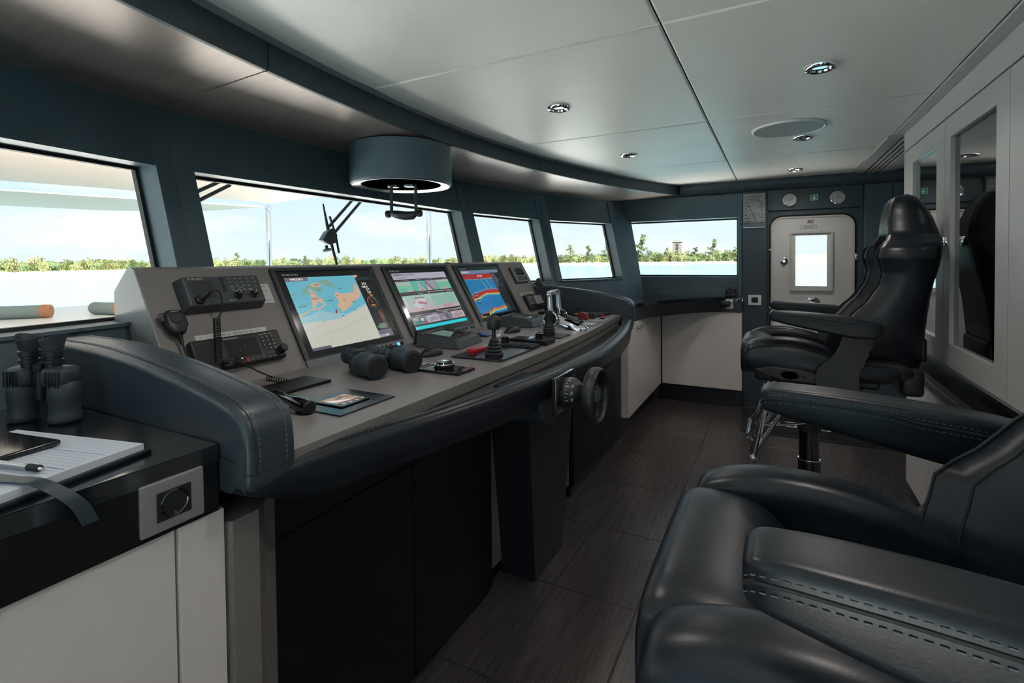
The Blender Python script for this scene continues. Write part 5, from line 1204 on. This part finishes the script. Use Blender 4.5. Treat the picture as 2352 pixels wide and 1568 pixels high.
# =================================================================== HELM CHAIRS  (built with the pedestal at the local origin, facing -X)
def helm_chair(label, Y):
    ch = thing('helm_chair', label, 'chair', T(.148, Y, 0), 'black leather helm chairs')
    X0 = .148
    def L(x): return x - X0
    # pedestal
    bm = nb(); lathe(bm, [(.17, 0), (.17, .012), (.16, .02), (.07, .028), (.05, .04)], 44); lathe(bm, [(.049, .03), (.049, .362)], 36); obj('pedestal_tube', bm, 'dark_chrome', ch)
    bm = nb(); lathe(bm, [(.044, .36), (.044, .52)], 32); obj('piston', bm, 'dark_chrome', ch)
    bm = nb(); lathe(bm, [(.052, .505), (.052, .64), (.06, .66), (.06, .80), (0, .80)], 32); obj('collar', bm, 'rubber', ch)
    bm = nb(); lathe(bm, [(.0505, .36), (.0515, .364), (.0505, .368), (.048, .364)], 32); obj('tube_ring', bm, 'chrome', ch)
    # footrest
    fr = bpy.data.objects.new('footrest', None); COL.objects.link(fr); fr.parent = ch
    for s in (-1, 1):
        bm = nb(); tube(bm, cr_spline([(L(.02), s * .12, .78), (L(-.031), s * .12, .70), (L(-.066), s * .12, .52), (L(-.096), s * .12, .375)], 6), .017, 12); obj('side_tube', bm, 'chrome', fr)
        bm = nb(); tube(bm, cr_spline([(L(.05), s * .12, .66), (L(.025), s * .12, .60), (L(-.03), s * .12, .50), (L(-.085), s * .12, .40)], 6), .010, 10); obj('side_tube', bm, 'chrome', fr)
        bm = nb(); tube(bm, [(L(-.055), s * .12, .535), (L(.06), s * .08, .540), (L(.13), s * .045, .548)], .007, 10); obj('strut', bm, 'chrome', fr)
        bm = nb(); cyl(bm, (L(-.098), s * .09, .368), (L(-.098), s * .15, .368), .020, 16, bev=.003); obj('clamp', bm, 'steel', fr)
        bm = nb(); tube(bm, [(L(-.035), s * .14, .69), (L(-.085), s * .14, .52), (L(-.125), s * .14, .475)], .006, 8); obj('hook_tube', bm, 'chrome', fr)
    bm = nb(); cyl(bm, (L(-.098), -.13, .368), (L(-.098), .13, .368), .013, 14); cyl(bm, (L(-.12), -.14, .475), (L(-.12), .14, .475), .010, 12); obj('foot_bar', bm, 'chrome', fr)
    # seat pan
    bm = nb(); box(bm, (L(-.085), -.235, .775), (L(.40), .235, .845), .02, 3); obj('seat_base', bm, 'black_plastic', ch)
    # centre cushion
    st_ = [(-.150, .845, .900, .30), (-.148, .80, .93, .345), (-.140, .79, .950, .36), (-.115, .79, .962, .365), (-.06, .79, .960, .365), (-.015, .79, .948, .362), (.012, .79, .922, .36), (.03, .79, .908, .358), (.06, .79, .912, .356), (.12, .79, .914, .355), (.25, .79, .905, .35), (.40, .79, .915, .345), (.46, .80, .91, .33)]
    rings = [sring(lambda y, z, x=x: (L(x), y, z), wv, z0, z1, 0, 40, 5) for x, z0, z1, wv in [(a.x, a.y, a.z, b) for a, b in zip(cr_spline([q[:3] for q in st_], 3), [interp([(k * 3, q[3]) for k, q in enumerate(st_)], j) for j in range(len(st_) * 3 - 2)])]]
    obj('seat_cushion', loft(nb(), rings), 'leather', ch, ang=70)
    for s in (-1, 1):
        # side bolster: high ridge, seam on the outer face
        stn = [(-.128, .86, .915, .060), (-.124, .835, .940, .085), (-.105, .822, .958, .100), (-.06, .815, .975, .108), (0, .81, .984, .112), (.075, .808, .983, .112), (.157, .806, .968, .110), (.226, .806, .944, .108), (.32, .806, .925, .104), (.42, .81, .915, .09), (.46, .82, .905, .07)]
        q = cr_spline([a[:3] for a in stn], 3); rings = []
        for j, p in enumerate(q):
            wv = interp([(k * 3, a[3]) for k, a in enumerate(stn)], j)
            n = 28; rg = []
            hc, hh = (p.y + p.z) / 2, (p.z - p.y) / 2
            for i in range(n):
                a = 2 * PI * i / n; c_, s2 = math.cos(a), math.sin(a)
                yy = wv / 2 * math.copysign(abs(c_) ** .62, c_); zz = hh * math.copysign(abs(s2) ** .62, s2)
                yy -= .020 * max(0, zz / hh)          # lean the crest inwards
                rg.append((L(p.x), s * (.228 + yy), hc + zz))
            rings.append(rg)
        b = obj('side_bolster', loft(nb(), rings), 'leather', ch, ang=70)
        sm_ = nb(); sp2 = [(L(p.x), s * (.228 + interp([(k * 3, a[3]) for k, a in enumerate(stn)], j) / 2 * .97 - .006), p.z - .030) for j, p in enumerate(q)][2:-3]
        tube(sm_, sp2, .0022, 6); obj('piping', sm_, 'leather', b)
        sm_ = nb(); stitches(sm_, [(a, b2 + s * .0022, c - .008) for a, b2, c in sp2], .005, .0035, .0007); obj('stitching', sm_, 'stitch_dark', b)['kind'] = 'stuff'
        # lower side trim with oval panel and button
        tr = obj('side_trim', prism(nb(), [(L(-.09), .838), (L(-.04), .812), (L(.03), .795), (L(.17), .79), (L(.22), .82), (L(.10), .852), (L(-.02), .858)], s * .262 - (.0 if s > 0 else .022), s * .262 + (.022 if s > 0 else 0), f=lambda u, v, h: (u, h, v), bev=.008, seg=3), 'black_plastic', ch)
        bm = nb(); lathe(bm, [(.036, .0), (.034, .005), (0, .006)], 26, frame((L(.058), s * .284, .823), (s * 1.0, 0, 0), (0, 0, 1)) @ Matrix.Rotation(0 if s < 0 else PI, 4, 'X') @ Matrix.Diagonal((1, .5, 1, 1))); obj('oval_cover', bm, 'rubber', tr)
        bm = nb(); cyl(bm, (L(.112), s * .282, .823), (L(.112), s * .291, .823), .008, 16, bev=.002); obj('button', bm, 'rubber', tr)
        # arm rest pad
        an = [(-.024, 1.078, 1.098, .030), (-.020, 1.070, 1.106, .052), (-.005, 1.066, 1.112, .066), (.05, 1.054, 1.113, .074), (.125, 1.038, 1.110, .076), (.247, 1.014, 1.101, .076), (.32, 1.008, 1.092, .074), (.365, 1.010, 1.082, .070), (.388, 1.025, 1.070, .056), (.394, 1.036, 1.060, .034)]
        q = cr_spline([a[:3] for a in an], 3); rings = []
        for j, p in enumerate(q):
            wv = interp([(k * 3, a[3]) for k, a in enumerate(an)], j); rings.append(sring(lambda y, z, x=p.x: (L(x), s * y, z), wv, p.y, p.z, .292, 44, 7))
        ar = obj('arm_rest', loft(nb(), rings), 'leather', ch, ang=70)
        for so_2 in (-1, 1):
            line_ = [(L(p.x), s * (.292 + so_2 * interp([(k * 3, a[3]) for k, a in enumerate(an)], j) * .497), p.z - .018 - .006 * (p.x > .2)) for j, p in enumerate(q)][2:-3]
            sm_ = nb(); tube(sm_, line_, .0020, 6); obj('piping', sm_, 'rubber', ar)
            sm_ = nb(); stitches(sm_, [(a, b2 + so_2 * s * .0012, c - .007) for a, b2, c in line_], .005, .0035, .0007); stitches(sm_, [(a, b2 + so_2 * s * .0006, c + .006) for a, b2, c in line_], .005, .0035, .0006); obj('stitching', sm_, 'stitch_dark', ar)['kind'] = 'stuff'
        # arm bracket
        pts = [(.262, 1.03), (.253, .995), (.239, .954), (.215, .917), (.176, .885), (.158, .850), (.156, .81), (.166, .775), (.20, .755), (.31, .755), (.311, .81), (.318, .891), (.352, .951), (.362, 1.03)]
        pts = [(q2.x, q2.y) for q2 in cr_spline([(a, b2, 0) for a, b2 in pts], 4)]
        obj('arm_bracket', prism(nb(), [(L(a), b2) for a, b2 in pts], s * .296 - .017, s * .296 + .017, f=lambda u, v, h: (u, h, v), bev=.008, seg=3), 'black_plastic', ch)
        bm = nb(); cyl(bm, (L(.40), s * .262, 1.045), (L(.40), s * .285, 1.045), .010, 14, bev=.002); tube(bm, [(L(.37), s * .27, 1.045), (L(.43), s * .27, 1.045)], .004, 8); obj('arm_pivot', bm, 'rubber', ch)
        bm = nb(); lathe(bm, [(.050, .0), (.049, .012), (.040, .022), (.015, .026), (0, .026)], 30, frame((L(.452), s * .232, .865), (1, 0, 0), (0, 0, -s)) @ Matrix.Diagonal((1.15, .75, 1, 1))); obj('recline_knob', bm, 'black_plastic', ch)
    # backrest shell: horizontal rings
    ZK = [.80, .86, .94, 1.02, 1.09, 1.166, 1.235, 1.28, 1.313, 1.352, 1.386, 1.405, 1.425, 1.45, 1.50, 1.55, 1.59, 1.615, 1.628]
    XR_ = [.515, .55, .555, .560, .566, .575, .588, .600, .607, .614, .618, .619, .620, .618, .606, .588, .566, .545, .525]
    XWg = [.38, .28, .195, .215, .285, .352, .392, .402, .395, .384, .392, .408, .425, .438, .440, .446, .456, .470, .498]
    XCn = [.43, .41, .395, .405, .425, .448, .468, .476, .478, .475, .470, .466, .462, .448, .442, .446, .456, .470, .498]
    HW = [.17, .20, .235, .252, .256, .252, .246, .246, .250, .254, .245, .225, .190, .150, .128, .118, .104, .082, .04]
    def col(i): return [(z, v) for z, v in zip(ZK, i)]
    zs = []
    for a, b in zip(ZK, ZK[1:]): zs += [a + (b - a) * k / 3 for k in range(3)]
    zs.append(ZK[-1]); rings = []
    for z in zs:
        xr, xw_, xc, hw = (interp(col(t), z) for t in (XR_, XWg, XCn, HW)); xm = (xw_ + xr) / 2 + .01; rg = []
        N2 = 20
        for k in range(N2 + 1):
            t = -1 + 2 * k / N2; a = abs(t)
            if a < .45: x = xc
            elif a < .80: u = (a - .45) / .35; x = xc + (xw_ - xc) * (u * u * (3 - 2 * u))
            else: u = (a - .80) / .20; x = xw_ + (xm - xw_) * (1 - math.sqrt(max(0, 1 - u * u)))
            rg.append((L(x), hw * t, z))
        for k in range(1, N2):
            t = 1 - 2 * k / N2; a = abs(t); u = max(0, (a - .55) / .45); x = xr - (xr - xm) * (1 - math.sqrt(max(0, 1 - u ** 2.2)))
            rg.append((L(x), hw * t, z))
        rings.append(rg)
    bk = obj('backrest', loft(nb(), rings), 'leather', ch, ang=75)
    N2 = 20
    for idx in (2, 3, 17, 18):
        sm_ = nb(); tube(sm_, [V(r[idx]) + V((-.001, 0, 0)) for r in rings][6:34], .0022, 6); obj('seam', sm_, 'rubber', bk)
    for s, idx in ((-1, 36), (1, 24)):
        sm_ = nb(); tube(sm_, [V(r[idx]) + V((.0, s * .001, 0)) for r in rings][4:52], .0020, 6); obj('seam', sm_, 'rubber', bk)
    sm_ = nb(); rg = rings[39]; tube(sm_, [V(p) * 1.0 + (V(p) - V((L(.53), 0, p[2]))).normalized() * .0006 for p in rg] + [V(rg[0])], .0018, 6); obj('seam', sm_, 'rubber', bk)
    bm = nb(); box(bm, (L(.47), -.20, .755), (L(.555), .20, .88), .02, 3); obj('back_cover', bm, 'black_plastic', ch)
    bm = nb(); box(bm, (L(.545), -.15, .90), (L(.572), .15, 1.0), .012, 3); obj('back_pocket', bm, 'leather', ch)
    return ch
C2 = helm_chair('black leather helm chair on a pedestal by the white door, the far one', 2.83)
dup(C2, T(.148, .758, 0), 'black leather helm chair in the right foreground, cut by the frame', 'black leather helm chairs')

# =================================================================== OUTSIDE
WZ = -3.0
ks(obj('water', bx((-2200, -1500, WZ - 1), (1500, 2600, WZ)), 'water', smooth=False))
def rayp(px, py):
    d = r3 * ((px - 1176) / 1145.4) - u3 * ((py - 622.8) / 1145.4) + f2; return d
def bearing(px, dist):
    d = rayp(px, 605); h = math.hypot(d.x, d.y); return V((d.x / h * dist, d.y / h * dist, 0))
SHORE = [(-250, 300), (0, 310), (270, 335), (500, 420), (1000, 430), (1250, 430), (1450, 440), (1700, 470), (1760, 700), (1950, 760)]
def sdist(px): return interp(SHORE, px)
bm = nb(); cols = list(range(-250, 1960, 35)); rg = []
for p in cols:
    d = sdist(p); a = bearing(p, d); b = bearing(p, d + 6); c = bearing(p, d + 14); e_ = bearing(p, d + 160)
    rg.append([(a.x, a.y, WZ - .2), (b.x, b.y, WZ + .9), (c.x, c.y, WZ + 1.5), (e_.x, e_.y, WZ + 3.0), (e_.x, e_.y, WZ - .2)])
ld = nb(); loft(ld, [[q[2], q[3], q[4], (q[2][0], q[2][1], WZ - .2)] for q in rg]); ks(obj('shore_land', ld, 'land'))
bh = nb(); loft(bh, [[q[0], q[1], q[2], (q[2][0], q[2][1], WZ - .3)] for q in rg]); ks(obj('shore_beach', bh, 'sand'))
# tree shapes
def treemesh(name, seed, h, wv, n, m, spiky=0):
    r_ = random.Random(seed); vs, fs, mi = [], [], []
    def quad(c, s, up_):
        a = r_.uniform(0, PI); t_ = r_.uniform(-.9, .9); u = V((math.cos(a), math.sin(a), t_ * .4)) * s; v = V((-math.sin(a) * .3, math.cos(a) * .3, 1)).normalized() * s * up_
        b = len(vs); vs.extend([c - u - v * .5, c + u - v * .5, c + u * .6 + v, c - u * .6 + v]); fs.append((b, b + 1, b + 2, b + 3)); mi.append(0)
    def limb(a, b, r0, r1):
        k = len(vs)
        for p, r in ((a, r0), (b, r1)):
            for j in range(4): vs.append(p + V((math.cos(j * PI / 2) * r, math.sin(j * PI / 2) * r, 0)))
        for j in range(4): fs.append((k + j, k + (j + 1) % 4, k + 4 + (j + 1) % 4, k + 4 + j)); mi.append(1)
    limb(V((0, 0, -.6)), V((0, 0, h * (.9 if spiky else .5))), .10 + h * .008, .04)
    clumps = []
    for k in range(7 if not spiky else 14):
        if spiky:
            z = h * (.18 + .8 * k / 14); rad = wv * (1 - .75 * (k / 14)) * r_.uniform(.5, 1); a = r_.uniform(0, 2 * PI)
            c = V((math.cos(a) * rad, math.sin(a) * rad, z)); limb(V((0, 0, z - h * .06)), c, .07, .03); clumps.append((c, wv * .26, h * .06)); clumps.append((c * .5 + V((0, 0, z * .5)), wv * .22, h * .06))
        else:
            a = r_.uniform(0, 2 * PI); rad = r_.uniform(0, wv * .55); z = r_.uniform(.15, .75) * h; clumps.append((V((math.cos(a) * rad, math.sin(a) * rad, z)), wv * r_.uniform(.35, .55), h * r_.uniform(.18, .28)))
    for k in range(n):
        c, rx, rz = r_.choice(clumps); d = V((r_.gauss(0, 1), r_.gauss(0, 1), r_.gauss(0, 1))); d = d.normalized() * (r_.random() ** .4)
        quad(c + V((d.x * rx, d.y * rx, d.z * rz)), r_.uniform(.10, .24) * (h / 6) ** .5 if not spiky else r_.uniform(.06, .16), 1.4 if not spiky else 2.4)
    me = bpy.data.meshes.new(name); me.from_pydata(vs, [], fs); me.materials.append(MATS[m]); me.materials.append(MATS['bark'])
    for p, i in zip(me.polygons, mi): p.material_index = i
    return me
SHR = [treemesh('shoreline_shrub', 20 + k, 5.0 + .5 * (k % 3), 3.6, 420, ('tree_a', 'tree_b', 'tree_c')[k % 3]) for k in range(6)]
TRE = [treemesh('casuarina_tree', 40 + k, 12, 4.2, 1300, ('tree_a', 'tree_b')[k % 2], 1) for k in range(3)]
r_ = random.Random(9)
def plant(me, px, dd, sc, label, group, zs=1):
    p = bearing(px, sdist(px) + dd); o = bpy.data.objects.new(me.name.split('.')[0], me); COL.objects.link(o)
    o.location = (p.x, p.y, WZ + 1.2 + dd * .008); o.rotation_euler = (0, 0, r_.uniform(0, 6.28)); o.scale = (sc, sc, sc * zs); tag(o, label, 'tree' if 'tree' in me.name else 'shrub', group)
for (p0, p1, step, lab, grp, s0, s1) in ((-200, 425, 14, 'low yellow green shrub on the shore seen through the left window', 'shrubs on the shore in the left window', .85, 1.25), (425, 1075, 14, 'low green shrub on the shore seen through the wide centre window', 'shrubs on the shore in the centre window', .95, 1.45), (1080, 1280, 13, 'low green shrub on the shore seen through the narrow window right of the drum', 'shrubs on the shore in the narrow window', 1.1, 1.6), (1280, 1440, 13, 'low green shrub on the shore seen through the small slanted window', 'shrubs on the shore in the small slanted window', 1.2, 1.7), (1440, 1720, 13, 'green shrub on the shore seen through the far side window', 'shrubs on the shore in the far side window', 1.3, 2.0)):
    p = p0
    while p < p1:
        for row in range(2):
            plant(r_.choice(SHR), p + r_.uniform(-4, 4), 16 + row * 16 + r_.uniform(-4, 8), r_.uniform(s0, s1) * (1 + .12 * row), lab, grp, r_.uniform(.85, 1.1))
        p += step
for px, sc, lab in ((1473, 2.15, 'tallest bare branched tree on the shore at the left of the far side window'), (1447, 1.5, 'spiky tree at the left edge of the far side window'), (1532, 1.15, 'small pointed tree left of the pale tower on the shore'), (1597, 1.15, 'bushy pointed tree right of the pale tower on the shore'), (1638, 1.75, 'broad feathery tree at the right of the far side window'), (1668, .95, 'lone small tree near the right edge of the far side window'), (1690, 1.15, 'tree cut by the right edge of the far side window'), (1310, 1.45, 'wide bushy tree at the left of the small slanted window'), (1352, 1.35, 'tall bushy tree in the middle of the small slanted window'), (1392, 1.5, 'tree by the right edge of the small slanted window'), (545, .95, 'small tree poking above the shrubs left of the canopy post'), (700, .75, 'thin tree poking above the shrubs in the centre window')):
    plant(TRE[int(px) % 3], px, 22, sc, lab, 'trees on the shore')
# rocks strip on the right shore
rk = nb(); loft(rk, [[(V(q[0]) + V((0, 0, .1))), (V(q[1]) + V((0, 0, .35))), (V(q[2]) + V((0, 0, .5))), (q[2][0], q[2][1], WZ - .3)] for q, p in zip(rg, cols) if 1040 <= p]); ks(obj('shore_rocks', rk, 'rock'))
ks(obj('shore_spit', loft(nb(), [[(V(bearing(p, 780)) + V((0, 0, WZ - .5))), (V(bearing(p, 790)) + V((0, 0, WZ + 2.0))), (V(bearing(p, 820)) + V((0, 0, 5.5 + 1.8 * math.sin(p * .11) + 1.2 * math.sin(p * .37)))), (V(bearing(p, 900)) + V((0, 0, 6))), (V(bearing(p, 900)) + V((0, 0, WZ - .5)))] for p in range(1700, 1985, 7)]), 'rock'))
tw = thing('tower_block', 'small pale concrete tower among the trees on the far shore', 'building', T(*bearing(1557, 500).to_tuple()) @ T(0, 0, WZ + 1))
bm = nb(); box(bm, (-4.2, -4.2, 0), (4.2, 4.2, 20)); box(bm, (-3.0, -3.0, 20), (2.4, 2.4, 21)); obj('walls', bm, 'concrete', tw)
for z in (13, 16): obj('window', bx((-1, -4.4, z), (1.2, -4.1, z + 1.8)), 'slot', tw)
obj('parapet', bx((-4.5, -4.5, 19.6), (4.5, 4.5, 20.0)), 'outer_white', tw)
# foredeck, deck pads, canopy, posts, wipers
ks(obj('foredeck', prism(nb(), [(-2.35, -4), (-6.6, -2), (-7.4, 1.2), (-7.4, 3.0), (-6.6, 6.2), (-2.35, 8.2)], .62, .865, bev=.05, seg=3), 'deck_white'))
def pad(label, a, b):
    d = thing('deck_fender_roll', label, 'cushion', T(0, 0, 0)); a, b = V(a), V(b); n = (b - a).normalized()
    bm = nb(); cyl(bm, a, b, .06, 20, bev=.01); obj('roll', bm, 'pad_grey', d)
    bm = nb(); cyl(bm, b - n * .06, b + n * .01, .064, 20, bev=.006); obj('end_band', bm, 'pad_orange', d)
pad('grey rolled deck cushion with orange end band outside the left window', (-7.0, .9, .925), (-5.95, 2.08, .925))
pad('short grey rolled cushion with orange band by the window pillar', (-5.95, 2.42, .925), (-5.55, 2.48, .925))
cz = 2.30
for nm, lab, P in (('sun_sail', 'pale beige sun sail stretched over the foredeck nearest the windows', [(-3.7, -3.5), (-7.9, -3.5), (-7.65, 2.2), (-7.35, 3.2), (-7.1, 5.25), (-5.0, 4.95), (-3.7, 4.6)]), ('sun_sail', 'second beige sun sail band further forward over the bow', [(-9.2, -3.5), (-8.65, 2.5), (-8.35, 3.5), (-7.7, 5.55), (-9.5, 5.35), (-10.4, 4.4), (-10.8, 3.2), (-11.6, -3.5)])):
    tag(obj(nm, prism(nb(), P, cz, cz + .015), 'canopy'), lab, 'awning')
for lab, x, y, z1 in (('thin steel canopy post standing in the middle of the centre window', -7.75, 5.68, 2.36), ('chrome canopy post by the right edge of the centre window', -5.15, 6.78, 2.45)):
    pt = thing('canopy_post', lab, 'post', T(x, y, 0)); bm = nb(); cyl(bm, (0, 0, .0), (0, 0, z1), .045, 18); obj('tube', bm, 'chrome', pt)
    bm = nb(); lathe(bm, [(.11, .70), (.11, .73), (.05, .76), (.045, .8)], 20); obj('flange', bm, 'chrome', pt)
    bm = nb(); torus(bm, .05, .012, 20, 8, T(0, 0, z1 - .08)); obj('shackle', bm, 'steel', pt)
def wp(Y, z, o=.20): return V((-2.045 + .27 * (ZT - z) - o, Y, z))
w1 = thing('window_wiper', 'pair of parallel black wiper arms at the top left of the centre window', 'wiper')
for a, b in (((1.05, 1.545), (1.36, 1.712)), ((1.05, 1.50), (1.41, 1.705))):
    bm = nb(); tube(bm, [wp(*a), wp(*b)], .0085, 8); obj('arm', bm, 'rubber', w1)
w2 = thing('window_wiper', 'black wiper with hanging blade and twin arms in the middle of the centre window', 'wiper')
bm = nb(); tube(bm, [wp(1.927, 1.669), wp(1.932, 1.52, .21), wp(1.938, 1.22)], [.004, .009, .005], 8); bl = obj('blade', bm, 'rubber', w2)
bm = nb(); tube(bm, [wp(1.945, 1.60, .19), wp(1.955, 1.50, .185), wp(1.955, 1.40, .19)], .006, 8); obj('blade_bridge', bm, 'rubber', w2)
for a, b in (((1.935, 1.545), (2.15, 1.712)), ((1.955, 1.505), (2.22, 1.712))):
    bm = nb(); tube(bm, [wp(*a), wp(*b)], .0085, 8); obj('arm', bm, 'rubber', w2)
bm = nb(); hd = [(1.855, 1.468), (1.90, 1.515), (1.945, 1.535), (1.965, 1.50), (1.945, 1.455), (1.90, 1.445)]; prism(bm, hd, .18, .215, f=lambda u, v, h: tuple(wp(u, v, h)), bev=.004); obj('head', bm, 'dark_bezel', w2)
bm = nb(); cyl(bm, wp(1.888, 1.44), wp(1.888, 1.415), .008, 10); cyl(bm, wp(1.888, 1.42), wp(1.888, 1.412), .022, 12); obj('nozzle', bm, 'rubber', w2)
for lab, K, a, b in (('black wiper arm at the top of the small slanted window', 5, (.02, 1.62), (.16, 1.70)),):
    w3 = thing('window_wiper', lab, 'wiper'); bm = nb(); tube(bm, [WP(K, .13, 1.655, .20), WP(K, .22, 1.71, .20)], .012, 8); obj('arm', bm, 'rubber', w3)
flush_texts()
